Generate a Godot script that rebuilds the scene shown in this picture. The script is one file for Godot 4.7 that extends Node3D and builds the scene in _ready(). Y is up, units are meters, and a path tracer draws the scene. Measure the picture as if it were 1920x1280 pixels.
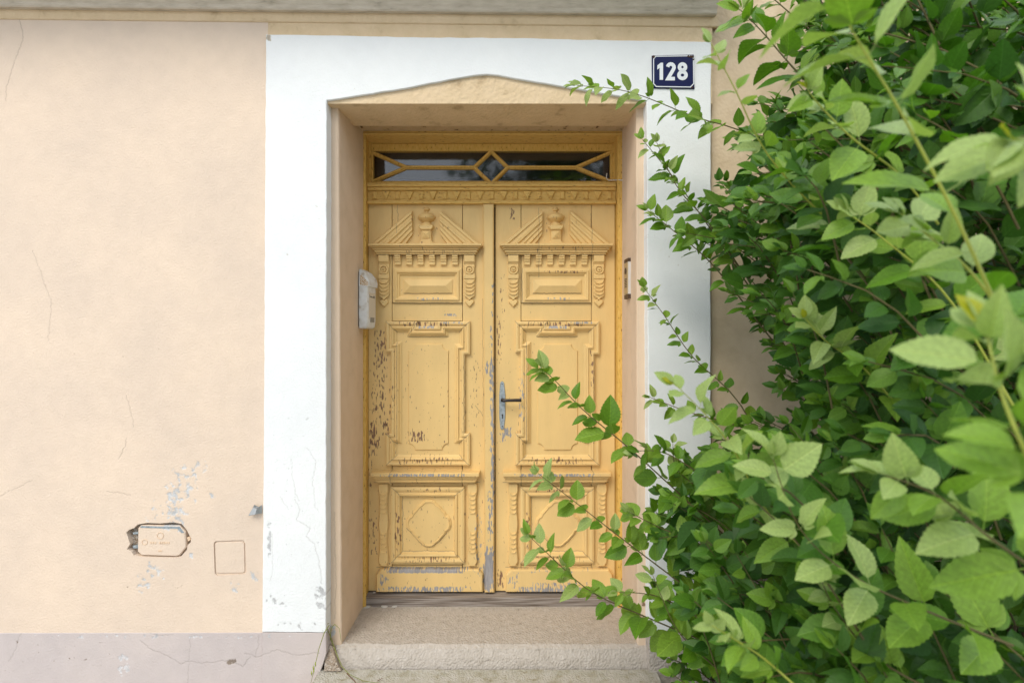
extends Node3D
# A house doorway seen square on: cream plaster, white surround, carved yellow double door, and a shrub growing in from the side.

const CAM := Vector3(0, 1.75, 2.736)
const FOCAL := 1066.67          # 20 mm lens, in pixels of a picture 1920 wide
const ZD := -0.54               # face of the door leaves
const ZS := -0.07               # face of the plaster strip inside the white surround
const ZW := -0.015              # face of the wall

var rng := RandomNumberGenerator.new()
var taken := {}
var M := {}
var leaf_mesh: Array = []
var leaf_mat: Array = []
var mass_xf: Array = [[], [], [], []]
var mass_col: Array = [[], [], [], []]


# ---------------------------------------------------------------- measuring
func P(px: float, py: float, z: float) -> Vector3:     # where a point measured on the photograph lies, at depth z
	var k := (CAM.z - z) / FOCAL
	return Vector3((px - 960.0) * k, CAM.y + (640.0 - py) * k, z)

func Q(px: float, py: float, z: float) -> Vector2:
	var p := P(px, py, z)
	return Vector2(p.x, p.y)

func QS(a: Array, z: float) -> PackedVector2Array:
	var r := PackedVector2Array()
	for p in a:
		r.append(Q(p[0], p[1], z))
	return r

func wobble(a: Array, amp: float, step: float, seed_: int) -> Array:    # hand-made edges are never quite straight
	var f := FastNoiseLite.new()
	f.frequency = 0.03
	f.seed = seed_
	var out := []
	for i in a.size():
		var p := Vector2(a[i][0], a[i][1])
		var q := Vector2(a[(i + 1) % a.size()][0], a[(i + 1) % a.size()][1])
		var n := maxi(1, int(p.distance_to(q) / step))
		var side := (q - p).normalized().orthogonal()
		for k in n:
			var e := p.lerp(q, float(k) / n)
			if k > 0:
				e += side * f.get_noise_2d(e.x, e.y) * amp
			out.append([e.x, e.y])
	return out

func wrect(a: Array, z: float) -> Rect2:               # [x0, y0, x1, y1] measured -> rectangle in metres
	var lo := Q(a[0], a[3], z)
	var hi := Q(a[2], a[1], z)
	return Rect2(lo, hi - lo)


# ---------------------------------------------------------------- meshes
class MB:
	var v := PackedVector3Array()
	var n := PackedVector3Array()
	var uv := PackedVector2Array()
	var frame := Rect2(0, 0, 1, 1)

	func tri(a: Vector3, b: Vector3, c: Vector3, hint := Vector3.ZERO) -> void:
		var nn := (b - a).cross(c - a)
		if nn.length_squared() < 1e-16:
			return
		if hint != Vector3.ZERO and nn.dot(hint) < 0.0:
			var t := b
			b = c
			c = t
			nn = -nn
		nn = nn.normalized()
		trin(a, b, c, nn, nn, nn)

	func trin(a: Vector3, b: Vector3, c: Vector3, na: Vector3, nb: Vector3, nc: Vector3) -> void:
		if (b - a).cross(c - a).dot(na + nb + nc) < 0.0:
			var t := b
			b = c
			c = t
			var tn := nb
			nb = nc
			nc = tn
		for p in [[a, na], [c, nc], [b, nb]]:
			v.append(p[0])
			n.append(p[1])
			uv.append(Vector2((p[0].x - frame.position.x) / frame.size.x, 1.0 - (p[0].y - frame.position.y) / frame.size.y))

	func quad(a: Vector3, b: Vector3, c: Vector3, d: Vector3, hint := Vector3.ZERO) -> void:
		tri(a, b, c, hint)
		tri(a, c, d, hint)

	func box(x0: float, x1: float, y0: float, y1: float, z0: float, z1: float, bevel := 0.0) -> void:
		prism(PackedVector2Array([Vector2(x0, y0), Vector2(x1, y0), Vector2(x1, y1), Vector2(x0, y1)]), z0, z1, bevel)

	static func offset(path: PackedVector2Array, u: float, closed := true) -> PackedVector2Array:   # u > 0 moves to the left of the way it runs
		var r := PackedVector2Array()
		var m := path.size()
		for i in m:
			var a := path[(i + m - 1) % m]
			var p := path[i]
			var b := path[(i + 1) % m]
			var d0 := (p - a).normalized()
			var d1 := (b - p).normalized()
			if not closed and i == 0:
				d0 = d1
			if not closed and i == m - 1:
				d1 = d0
			var n0 := Vector2(-d0.y, d0.x)
			var n1 := Vector2(-d1.y, d1.x)
			var s := n0 + n1
			var k := s.length_squared() / 2.0
			r.append(p + (s * (u / k) if k > 0.12 else n0 * u))
		return r

	func prism(poly: PackedVector2Array, z0: float, z1: float, bevel := 0.0, back := true) -> void:
		if Geometry2D.is_polygon_clockwise(poly):
			poly.reverse()
		var top := offset(poly, bevel) if bevel > 0.0 else poly
		var m := poly.size()
		for i in m:
			var j := (i + 1) % m
			var zb := z1 - bevel
			var e := poly[j] - poly[i]
			var out := Vector3(e.y, -e.x, 0)
			quad(Vector3(poly[i].x, poly[i].y, z0), Vector3(poly[j].x, poly[j].y, z0), Vector3(poly[j].x, poly[j].y, zb), Vector3(poly[i].x, poly[i].y, zb), out)
			if bevel > 0.0:
				quad(Vector3(poly[i].x, poly[i].y, zb), Vector3(poly[j].x, poly[j].y, zb), Vector3(top[j].x, top[j].y, z1), Vector3(top[i].x, top[i].y, z1), out.normalized() + Vector3(0, 0, 1))
		var ix := Geometry2D.triangulate_polygon(top)
		for k in range(0, ix.size(), 3):
			var a := top[ix[k]]
			var b := top[ix[k + 1]]
			var c := top[ix[k + 2]]
			tri(Vector3(a.x, a.y, z1), Vector3(b.x, b.y, z1), Vector3(c.x, c.y, z1), Vector3(0, 0, 1))
			if back and top == poly:
				tri(Vector3(a.x, a.y, z0), Vector3(b.x, b.y, z0), Vector3(c.x, c.y, z0), Vector3(0, 0, -1))

	func sweep(path: PackedVector2Array, closed: bool, prof: Array, z0: float) -> void:   # prof: [offset to the left, height] pairs
		var rows := []
		for q in prof:
			rows.append(offset(path, q[0], closed))
		var m := path.size()
		for k in prof.size() - 1:
			for i in (m if closed else m - 1):
				var j := (i + 1) % m
				var a: Vector2 = rows[k][i]
				var b: Vector2 = rows[k][j]
				var c: Vector2 = rows[k + 1][j]
				var d: Vector2 = rows[k + 1][i]
				var h0: float = z0 + prof[k][1]
				var h1: float = z0 + prof[k + 1][1]
				var dirn := (path[j] - path[i]).normalized()
				var left := Vector3(-dirn.y, dirn.x, 0)
				var du: float = prof[k + 1][0] - prof[k][0]
				var hint := Vector3(0, 0, du) - left * (h1 - h0)
				quad(Vector3(a.x, a.y, h0), Vector3(b.x, b.y, h0), Vector3(c.x, c.y, h1), Vector3(d.x, d.y, h1), hint)
		if not closed:
			for i in [0, m - 1]:
				for k in range(1, prof.size() - 1):
					var a: Vector2 = rows[0][i]
					var b: Vector2 = rows[k][i]
					var c: Vector2 = rows[k + 1][i]
					var e := (path[1] - path[0]) if i == 0 else (path[m - 2] - path[m - 1])
					tri(Vector3(a.x, a.y, z0 + prof[0][1]), Vector3(b.x, b.y, z0 + prof[k][1]), Vector3(c.x, c.y, z0 + prof[k + 1][1]), -Vector3(e.x, e.y, 0))

	func tube(pts: Array, radii: Array, sides := 6) -> void:
		var rings := []
		var nor := []
		for i in pts.size():
			var t: Vector3 = (pts[mini(i + 1, pts.size() - 1)] - pts[maxi(i - 1, 0)]).normalized()
			var a := t.cross(Vector3(0.31, 0.2, 0.93)).normalized()
			var b := t.cross(a)
			var ring := []
			var nr := []
			for s in sides:
				var d := a * cos(TAU * s / sides) + b * sin(TAU * s / sides)
				ring.append(pts[i] + d * radii[i])
				nr.append(d)
			rings.append(ring)
			nor.append(nr)
		for i in pts.size() - 1:
			for s in sides:
				var q := (s + 1) % sides
				trin(rings[i][s], rings[i][q], rings[i + 1][q], nor[i][s], nor[i][q], nor[i + 1][q])
				trin(rings[i][s], rings[i + 1][q], rings[i + 1][s], nor[i][s], nor[i + 1][q], nor[i + 1][s])
		for i in [0, pts.size() - 1]:
			for s in range(1, sides - 1):
				tri(rings[i][0], rings[i][s], rings[i][s + 1], (pts[0] - pts[1]) if i == 0 else (pts[i] - pts[i - 1]))

	func lathe(c: Vector3, prof: Array, squash := 1.0, sides := 16) -> void:      # prof: [radius, height]
		for k in prof.size() - 1:
			for s in sides:
				var pt := []
				var pn := []
				for e in [[k, s], [k, s + 1], [k + 1, s + 1], [k + 1, s]]:
					var an: float = TAU * e[1] / sides
					var r: float = prof[e[0]][0]
					pt.append(c + Vector3(cos(an) * r, prof[e[0]][1], sin(an) * r * squash))
					var dr: float = prof[k + 1][0] - prof[k][0]
					var dh: float = prof[k + 1][1] - prof[k][1]
					pn.append(Vector3(cos(an) * absf(dh), -dr * signf(dh), sin(an) * absf(dh)).normalized())
				trin(pt[0], pt[1], pt[2], pn[0], pn[1], pn[2])
				trin(pt[0], pt[2], pt[3], pn[0], pn[2], pn[3])

	func hull8(p: Array) -> void:       # eight corners: lower ring 0-3, upper ring 4-7
		var c := Vector3.ZERO
		for q in p:
			c += q / 8.0
		for f in [[0, 1, 2, 3], [4, 5, 6, 7], [0, 1, 5, 4], [1, 2, 6, 5], [2, 3, 7, 6], [3, 0, 4, 7]]:
			var m: Vector3 = (p[f[0]] + p[f[1]] + p[f[2]] + p[f[3]]) / 4.0
			quad(p[f[0]], p[f[1]], p[f[2]], p[f[3]], m - c)

	func loft(rings: Array, cap := true) -> void:       # rings of equal counts
		var c := Vector3.ZERO
		var m: int = rings[0].size()
		for r in rings:
			for q in r:
				c += q / float(m * rings.size())
		for k in rings.size() - 1:
			for i in m:
				var j := (i + 1) % m
				quad(rings[k][i], rings[k][j], rings[k + 1][j], rings[k + 1][i], (rings[k][i] + rings[k + 1][j]) / 2.0 - c)
		if cap:
			for r in [rings[0], rings[-1]]:
				for i in range(1, m - 1):
					tri(r[0], r[i], r[i + 1], r[0] - c)

	func mesh() -> ArrayMesh:
		var a := []
		a.resize(Mesh.ARRAY_MAX)
		a[Mesh.ARRAY_VERTEX] = v
		a[Mesh.ARRAY_NORMAL] = n
		a[Mesh.ARRAY_TEX_UV] = uv
		var am := ArrayMesh.new()
		am.add_surface_from_arrays(Mesh.PRIMITIVE_TRIANGLES, a)
		return am


func mb(frame := Rect2(0, 0, 1, 1)) -> MB:
	var m := MB.new()
	m.frame = frame
	return m

func numbered(called: String) -> String:
	var k: int = taken.get(called, 0)
	taken[called] = k + 1
	return called if k == 0 else "%s_%03d" % [called, k]

func tag(o: Node, label: String, category: String, group := "", kind := "") -> void:
	if label:
		o.set_meta("label", label)
	if category:
		o.set_meta("category", category)
	if group:
		o.set_meta("group", group)
	if kind:
		o.set_meta("kind", kind)

func thing(called: String, label: String, category: String, at := Vector3.ZERO, group := "") -> Node3D:
	var o := Node3D.new()
	o.name = numbered(called)
	add_child(o)
	o.position = at
	tag(o, label, category, group)
	return o

func put(b: MB, called: String, mat: Material, parent: Node3D) -> MeshInstance3D:
	if M.get("paint") == mat:        # the carving stands out boldly
		for i in b.v.size():
			if b.v[i].z > ZD:
				b.v[i].z = ZD + (b.v[i].z - ZD) * 1.45
				b.n[i] = Vector3(b.n[i].x * 1.45, b.n[i].y * 1.45, b.n[i].z).normalized()
	var o := MeshInstance3D.new()
	o.name = called if parent != self else numbered(called)
	o.mesh = b.mesh()
	o.mesh.surface_set_material(0, mat)
	parent.add_child(o, true)
	var off := Vector3.ZERO
	var q: Node = parent
	while q != self:
		off += q.position
		q = q.get_parent()
	o.position = -off
	return o


# ---------------------------------------------------------------- surfaces
func lin(r: float, g: float, b: float) -> Color:
	return Color(r, g, b).linear_to_srgb()

func plain(c: Color, rough := 0.8, spec := 0.4, metal := 0.0) -> StandardMaterial3D:
	var m := StandardMaterial3D.new()
	m.albedo_color = c
	m.roughness = rough
	m.metallic_specular = spec
	m.metallic = metal
	return m

func noise_tex(freq: float, octaves: int, seed_: int, ramp: Array = [], size := 512, kind := FastNoiseLite.TYPE_SIMPLEX_SMOOTH) -> NoiseTexture2D:
	var f := FastNoiseLite.new()
	f.noise_type = kind
	f.frequency = freq
	f.fractal_octaves = octaves
	f.seed = seed_
	var t := NoiseTexture2D.new()
	t.width = size
	t.height = size
	t.seamless = true
	t.noise = f
	if ramp:
		var g := Gradient.new()
		var offs := PackedFloat32Array()
		var cols := PackedColorArray()
		for r in ramp:
			offs.append(r[0])
			cols.append(r[1])
		g.offsets = offs
		g.colors = cols
		t.color_ramp = g
	return t

func rough_surface(ramp: Array, freq: float, tile: float, bump: float, seed_: int, rough := 0.9, bump_freq := 0.08, stretch := Vector3.ONE) -> StandardMaterial3D:
	var m := StandardMaterial3D.new()
	m.albedo_texture = noise_tex(freq, 5, seed_, ramp)
	m.roughness = rough
	m.metallic_specular = 0.3
	m.uv1_triplanar = true
	m.uv1_world_triplanar = true
	m.uv1_scale = Vector3.ONE / tile * stretch
	m.heightmap_enabled = true
	m.heightmap_texture = noise_tex(bump_freq, 4, seed_ + 7)
	m.heightmap_scale = bump
	return m

func noise_bytes(w: int, h: int, freq: float, seed_: int, sx := 1.0, sy := 1.0, octaves := 4) -> PackedByteArray:
	var f := FastNoiseLite.new()
	f.noise_type = FastNoiseLite.TYPE_SIMPLEX_SMOOTH
	f.frequency = freq
	f.fractal_octaves = octaves
	f.seed = seed_
	var im := f.get_image(maxi(8, int(w * sx)), maxi(8, int(h * sy)))
	if sx != 1.0 or sy != 1.0:
		im.resize(w, h, Image.INTERPOLATE_BILINEAR)
	return im.get_data()

# A painted surface with worn spots and cracks, drawn over the measured rectangle `box` at `k` texels per measured pixel.
# spots: [x, y, half width, half height, strength, kind]; kind 0 bare grey, 1 brown. cracks: [width, points...].
func worn(box: Array, k: float, base: Color, mottle: float, bare: Array, spots: Array, cracks: Array, seed_: int, grain := false, rough := 0.85, bump := 0.25, soft := 16.0) -> StandardMaterial3D:
	var w := int((box[2] - box[0]) * k)
	var h := int((box[3] - box[1]) * k)
	var big := noise_bytes(w, h, 0.006 / k * 0.75, seed_, 1, 1, 5)
	var mid := noise_bytes(w, h, 0.035 / k * 0.75, seed_ + 1, 1.0, 0.14 if grain else 1.0, 4)
	var chip := noise_bytes(w, h, (0.22 if grain else 0.065) / k, seed_ + 2, 1.0, 0.30 if grain else 1.0, 5)
	var fine := noise_bytes(w, h, 0.32, seed_ + 3, 1.0, 0.12 if grain else 1.0, 2)
	var wt := PackedFloat32Array()
	wt.resize(w * h)
	var kind := PackedByteArray()
	kind.resize(w * h)
	for s in spots:
		var cx: float = (s[0] - box[0]) * k
		var cy: float = (s[1] - box[1]) * k
		var rx: float = s[2] * k
		var ry: float = s[3] * k
		for y in range(maxi(0, int(cy - ry)), mini(h, int(cy + ry) + 1)):
			for x in range(maxi(0, int(cx - rx)), mini(w, int(cx + rx) + 1)):
				var d := maxf(absf(x - cx) / rx, absf(y - cy) / ry)
				var val: float = s[4] * (1.0 - d * d * d)
				if val > wt[y * w + x]:
					wt[y * w + x] = val
					kind[y * w + x] = s[5]
	var line := PackedFloat32Array()
	line.resize(w * h)
	var r2 := RandomNumberGenerator.new()
	r2.seed = seed_ + 99
	for c in cracks:
		for i in range(1, c.size() - 1):
			var a := Vector2(c[i][0] - box[0], c[i][1] - box[1]) * k
			var b := Vector2(c[i + 1][0] - box[0], c[i + 1][1] - box[1]) * k
			var steps := int(a.distance_to(b) * 1.5) + 1
			var wob := 0.0
			for q in steps:
				wob = wob * 0.92 + r2.randf_range(-0.5, 0.5)
				var t := float(q) / steps
				var p := a.lerp(b, t) + (b - a).normalized().orthogonal() * wob * minf(1.0, 4.0 * minf(t, 1.0 - t) + 0.3)
				var x := int(p.x)
				var y := int(p.y)
				for yy in range(y - 1, y + 2):
					for xx in range(x - 1, x + 2):
						if xx >= 0 and yy >= 0 and xx < w and yy < h:
							var dd := Vector2(xx + 0.5, yy + 0.5).distance_to(p)
							line[yy * w + xx] = maxf(line[yy * w + xx], clampf(c[0] * k * 0.75 + 0.5 - dd, 0.0, 0.9))
	var col := PackedByteArray()
	col.resize(w * h * 3)
	var hei := PackedByteArray()
	hei.resize(w * h)
	for i in w * h:
		var nb := big[i] / 255.0 - 0.5
		var nm := mid[i] / 255.0 - 0.5
		var nf := fine[i] / 255.0 - 0.5
		var nc := chip[i] / 255.0
		var m := 1.0 + mottle * (nb * 1.3 + nm * 0.7 + nf * 0.35)
		var r := base.r * m
		var g := base.g * (m - nb * mottle * 0.12)
		var b := base.b * (m - nb * mottle * 0.45)
		var z := 0.62 + nf * 0.28 + nm * 0.2
		var over := nc + wt[i] - 1.0
		if over > 0.0 and wt[i] > 0.0:
			var q: Color = bare[kind[i]]
			var e := clampf(over * soft, 0.0, 1.0)
			var s := 1.0 + nm * 0.5 + nf * 0.5
			r = lerpf(r, q.r * s, e)
			g = lerpf(g, q.g * s, e)
			b = lerpf(b, q.b * s, e)
			z = lerpf(z, 0.30 + nf * 0.2, e)
		if line[i] > 0.0:
			var e := line[i] * (0.8 if grain else 0.42)
			r = lerpf(r, 0.17, e)
			g = lerpf(g, 0.14, e)
			b = lerpf(b, 0.11, e)
			z -= 0.4 * line[i]
		col[i * 3] = clampi(int(255.0 * pow(clampf(r, 0, 1), 1.0 / 2.2)), 0, 255)
		col[i * 3 + 1] = clampi(int(255.0 * pow(clampf(g, 0, 1), 1.0 / 2.2)), 0, 255)
		col[i * 3 + 2] = clampi(int(255.0 * pow(clampf(b, 0, 1), 1.0 / 2.2)), 0, 255)
		hei[i] = clampi(int(255.0 * z), 0, 255)
	var mat := StandardMaterial3D.new()
	mat.albedo_texture = ImageTexture.create_from_image(Image.create_from_data(w, h, false, Image.FORMAT_RGB8, col))
	mat.heightmap_enabled = true
	mat.heightmap_texture = ImageTexture.create_from_image(Image.create_from_data(w, h, false, Image.FORMAT_L8, hei))
	mat.heightmap_scale = bump
	mat.roughness = rough
	mat.metallic_specular = 0.35
	mat.texture_repeat = false
	return mat

const BOX_WALL := [-320.0, 0.0, 500.0, 1190.0]
const BOX_WHITE := [485.0, 58.0, 1340.0, 1290.0]
const BOX_PLINTH := [-320.0, 1180.0, 620.0, 1400.0]
const BOX_STRIP := [600.0, 130.0, 1225.0, 1230.0]
const BOX_DOOR := [684.0, 378.0, 1160.0, 1112.0]

func make_materials() -> void:
	M.wall = worn(BOX_WALL, 0.75, Color(0.72, 0.595, 0.482), 0.08, [Color(0.55, 0.56, 0.57), Color(0.30, 0.22, 0.15)],
		[[345, 905, 34, 50, 0.50, 0], [327, 945, 24, 60, 0.62, 0], [370, 880, 22, 22, 0.55, 0], [300, 960, 40, 30, 0.4, 0], [322, 985, 26, 18, 0.6, 0], [290, 1068, 24, 24, 0.55, 0], [268, 1090, 18, 30, 0.52, 0], [476, 1080, 9, 12, 0.66, 0],
		[440, 1100, 16, 14, 0.5, 0], [398, 928, 9, 9, 0.55, 0], [345, 960, 14, 14, 0.5, 0], [330, 1098, 24, 10, 0.34, 1], [238, 1104, 22, 9, 0.36, 1], [120, 700, 500, 500, 0.13, 1], [240, 1165, 260, 24, 0.16, 1], [357, 1040, 5, 8, 0.7, 0]],
		[[0.8, [35, 30], [43, 70], [25, 120], [12, 160], [10, 190]], [0.7, [200, 920], [232, 925], [245, 928]], [0.8, [222, 860], [234, 838], [236, 820]], [0.6, [250, 800], [244, 770], [236, 740]], [0.6, [60, 470], [95, 560], [90, 640]],
		[0.5, [0, 930], [30, 915], [60, 900]]], 11, false, 0.92, 0.5, 5.0)
	M.white = worn(BOX_WHITE, 0.7, Color(0.80, 0.825, 0.835), 0.045, [Color(0.52, 0.53, 0.54), Color(0.45, 0.40, 0.33)],
		[[600, 1120, 14, 34, 0.56, 0], [504, 1020, 5, 50, 0.58, 0], [515, 1125, 26, 14, 0.5, 0], [598, 1010, 10, 10, 0.4, 0], [910, 400, 500, 340, 0.20, 1], [550, 900, 60, 300, 0.2, 0], [560, 1170, 60, 16, 0.34, 0], [500, 70, 8, 8, 0.8, 1]],
		[[0.7, [552, 935], [562, 955], [556, 975], [582, 990], [574, 1005], [580, 1012], [590, 1020], [598, 1050], [602, 1080], [604, 1095]], [0.5, [575, 840], [592, 865], [585, 905], [590, 950], [598, 960]], [0.5, [525, 930], [540, 955]],
		[0.5, [545, 860], [550, 900], [560, 940]], [0.6, [1260, 860], [1300, 863], [1338, 861]], [0.4, [510, 1000], [512, 1060], [506, 1090]]], 23, false, 0.9, 0.45, 8.0)
	M.plinth = worn(BOX_PLINTH, 0.75, Color(0.56, 0.50, 0.485), 0.09, [Color(0.56, 0.55, 0.56), Color(0.26, 0.21, 0.17)],
		[[230, 1245, 14, 28, 0.55, 0], [432, 1240, 12, 8, 0.66, 1], [100, 1230, 200, 60, 0.17, 1], [300, 1192, 320, 6, 0.36, 0]],
		[[0.8, [262, 1200], [280, 1215], [310, 1228], [340, 1245], [352, 1240], [400, 1242], [430, 1238], [455, 1250], [470, 1230]], [0.8, [458, 1225], [480, 1232], [500, 1225], [518, 1218], [550, 1228], [600, 1225]],
		[0.6, [354, 1245], [350, 1290]], [0.5, [357, 1195], [352, 1240]], [0.5, [280, 1187], [310, 1190], [325, 1187]], [0.6, [40, 1187], [30, 1215], [15, 1240]], [0.6, [478, 1232], [485, 1190]]], 31, false, 0.92, 0.35)
	M.strip = worn(BOX_STRIP, 0.7, Color(0.71, 0.56, 0.42), 0.06, [Color(0.5, 0.5, 0.5), Color(0.20, 0.13, 0.08)],
		[[622, 1185, 8, 18, 0.62, 0], [1205, 1150, 10, 60, 0.4, 1], [910, 187, 320, 5, 0.33, 1], [612, 188, 8, 5, 0.7, 1]],
		[[0.9, [626, 960], [628, 1000], [629, 1060], [629, 1110], [628, 1160]], [0.8, [620, 1130], [618, 1155], [622, 1185], [616, 1200]]], 41, false, 0.9, 0.16)
	M.reveal = rough_surface([[0.0, lin(0.60, 0.46, 0.33)], [0.12, lin(0.66, 0.52, 0.385)], [0.5, lin(0.695, 0.55, 0.415)], [1.0, lin(0.72, 0.575, 0.44)]], 0.02, 1.4, 0.12, 51)
	M.soffit = rough_surface([[0.0, lin(0.06, 0.035, 0.02)], [0.17, lin(0.20, 0.12, 0.06)], [0.19, lin(0.56, 0.42, 0.25)], [0.6, lin(0.60, 0.455, 0.28)], [1.0, lin(0.64, 0.49, 0.32)]], 0.045, 1.3, 0.12, 57)
	M.side = rough_surface([[0.0, lin(0.64, 0.50, 0.34)], [0.5, lin(0.71, 0.565, 0.40)], [1.0, lin(0.75, 0.61, 0.44)]], 0.02, 1.5, 0.16, 61, 0.92, 0.12)
	M.cornice = rough_surface([[0.0, lin(0.20, 0.16, 0.12)], [0.18, lin(0.50, 0.44, 0.35)], [0.6, lin(0.62, 0.55, 0.45)], [1.0, lin(0.68, 0.61, 0.50)]], 0.03, 1.0, 0.3, 67, 0.95, 0.09, Vector3(0.5, 2.0, 2.0))
	M.fascia = rough_surface([[0.0, lin(0.45, 0.33, 0.20)], [0.3, lin(0.68, 0.53, 0.34)], [1.0, lin(0.74, 0.58, 0.39)]], 0.015, 1.2, 0.4, 69)
	M.concrete = rough_surface([[0.0, lin(0.10, 0.085, 0.07)], [0.12, lin(0.34, 0.30, 0.26)], [0.2, lin(0.44, 0.395, 0.35)], [0.55, lin(0.48, 0.435, 0.39)], [1.0, lin(0.56, 0.515, 0.475)]], 0.04, 0.9, 0.6, 71, 0.95, 0.12)
	M.stone = rough_surface([[0.0, lin(0.20, 0.18, 0.11)], [0.22, lin(0.36, 0.335, 0.26)], [0.45, lin(0.44, 0.42, 0.36)], [0.65, lin(0.47, 0.45, 0.40)], [1.0, lin(0.53, 0.51, 0.47)]], 0.025, 0.9, 0.6, 73, 0.97, 0.14)
	M.rubble = rough_surface([[0.0, lin(0.18, 0.13, 0.09)], [0.35, lin(0.36, 0.28, 0.21)], [0.7, lin(0.48, 0.42, 0.36)], [1.0, lin(0.60, 0.56, 0.52)]], 0.04, 0.5, 1.2, 77, 0.97, 0.1)
	M.masonry = rough_surface([[0.0, lin(0.10, 0.06, 0.035)], [0.5, lin(0.30, 0.20, 0.12)], [1.0, lin(0.45, 0.36, 0.27)]], 0.06, 0.4, 1.2, 79, 0.97, 0.1)
	M.frame = rough_surface([[0.0, lin(0.10, 0.045, 0.02)], [0.20, lin(0.24, 0.11, 0.03)], [0.22, lin(0.66, 0.40, 0.09)], [0.6, lin(0.72, 0.46, 0.125)], [1.0, lin(0.76, 0.51, 0.16)]], 0.06, 0.7, 0.15, 81, 0.6, 0.06, Vector3(1.6, 0.5, 1.6))
	M.bar = rough_surface([[0.0, lin(0.12, 0.06, 0.03)], [0.17, lin(0.30, 0.16, 0.06)], [0.19, lin(0.68, 0.43, 0.12)], [0.6, lin(0.74, 0.49, 0.155)], [1.0, lin(0.78, 0.53, 0.18)]], 0.06, 0.7, 0.12, 83, 0.6, 0.06, Vector3(0.5, 1.6, 1.6))
	M.oldwood = rough_surface([[0.0, lin(0.07, 0.055, 0.045)], [0.35, lin(0.20, 0.165, 0.14)], [0.65, lin(0.30, 0.265, 0.24)], [1.0, lin(0.42, 0.385, 0.36)]], 0.03, 0.7, 0.2, 87, 0.85, 0.03, Vector3(0.12, 4.0, 4.0))
	M.dark = plain(lin(0.10, 0.085, 0.07), 0.95)
	M.paving = rough_surface([[0.0, lin(0.20, 0.19, 0.17)], [0.5, lin(0.34, 0.325, 0.30)], [1.0, lin(0.44, 0.42, 0.395)]], 0.02, 2.5, 0.8, 91)
	M.glass = StandardMaterial3D.new()
	M.glass.transparency = BaseMaterial3D.TRANSPARENCY_ALPHA
	M.glass.albedo_color = Color(0.10, 0.11, 0.12, 0.18)
	M.glass.roughness = 0.05
	M.glass.metallic_specular = 0.6
	M.enamel = plain(lin(0.003, 0.006, 0.06), 0.28, 0.35)
	M.enamel_white = plain(lin(0.74, 0.77, 0.80), 0.2, 0.5)
	M.rust = plain(lin(0.06, 0.03, 0.02), 0.9)
	M.plastic = rough_surface([[0.0, lin(0.42, 0.34, 0.25)], [0.25, lin(0.62, 0.61, 0.58)], [0.55, lin(0.70, 0.71, 0.71)], [1.0, lin(0.76, 0.78, 0.79)]], 0.012, 0.35, 0.03, 93, 0.45)
	M.rusty_sticker = rough_surface([[0.0, lin(0.30, 0.14, 0.06)], [0.42, lin(0.48, 0.28, 0.13)], [0.46, lin(0.66, 0.58, 0.46)], [1.0, lin(0.72, 0.69, 0.62)]], 0.03, 0.12, 0.05, 95, 0.7)
	M.paper = plain(lin(0.66, 0.60, 0.50), 0.85)
	M.ink = plain(lin(0.10, 0.085, 0.075), 0.85)
	M.greypaper = plain(lin(0.30, 0.285, 0.25), 0.85)
	M.alu = plain(lin(0.80, 0.81, 0.82), 0.35, 0.5, 0.6)
	M.brass = plain(lin(0.52, 0.42, 0.26), 0.4, 0.5, 0.5)
	M.brown_plastic = plain(lin(0.075, 0.045, 0.03), 0.45)
	M.zinc = rough_surface([[0.0, lin(0.22, 0.26, 0.28)], [0.5, lin(0.36, 0.42, 0.46)], [1.0, lin(0.46, 0.52, 0.56)]], 0.03, 0.3, 0.05, 97, 0.4)
	M.zinc.metallic = 0.45
	M.iron = plain(lin(0.035, 0.028, 0.025), 0.35, 0.5, 0.3)
	M.tin = plain(lin(0.40, 0.42, 0.43), 0.5, 0.5, 0.6)
	M.cover = rough_surface([[0.0, lin(0.60, 0.44, 0.30)], [0.5, lin(0.71, 0.54, 0.385)], [1.0, lin(0.75, 0.58, 0.42)]], 0.02, 0.8, 0.15, 99, 0.8)
	M.flake = plain(lin(0.62, 0.60, 0.56), 0.9)
	M.wire = plain(lin(0.70, 0.68, 0.62), 0.5)
	M.bark = rough_surface([[0.0, lin(0.05, 0.035, 0.02)], [0.5, lin(0.15, 0.105, 0.065)], [1.0, lin(0.26, 0.19, 0.13)]], 0.05, 0.25, 0.4, 101, 0.9, 0.08, Vector3(2.5, 0.6, 2.5))
	M.twig = plain(lin(0.10, 0.085, 0.03), 0.7)
	M.young_twig = plain(lin(0.30, 0.34, 0.05), 0.55)
	M.red_twig = plain(lin(0.15, 0.07, 0.04), 0.7)
	M.straw = plain(lin(0.22, 0.24, 0.07), 0.8)

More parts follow.
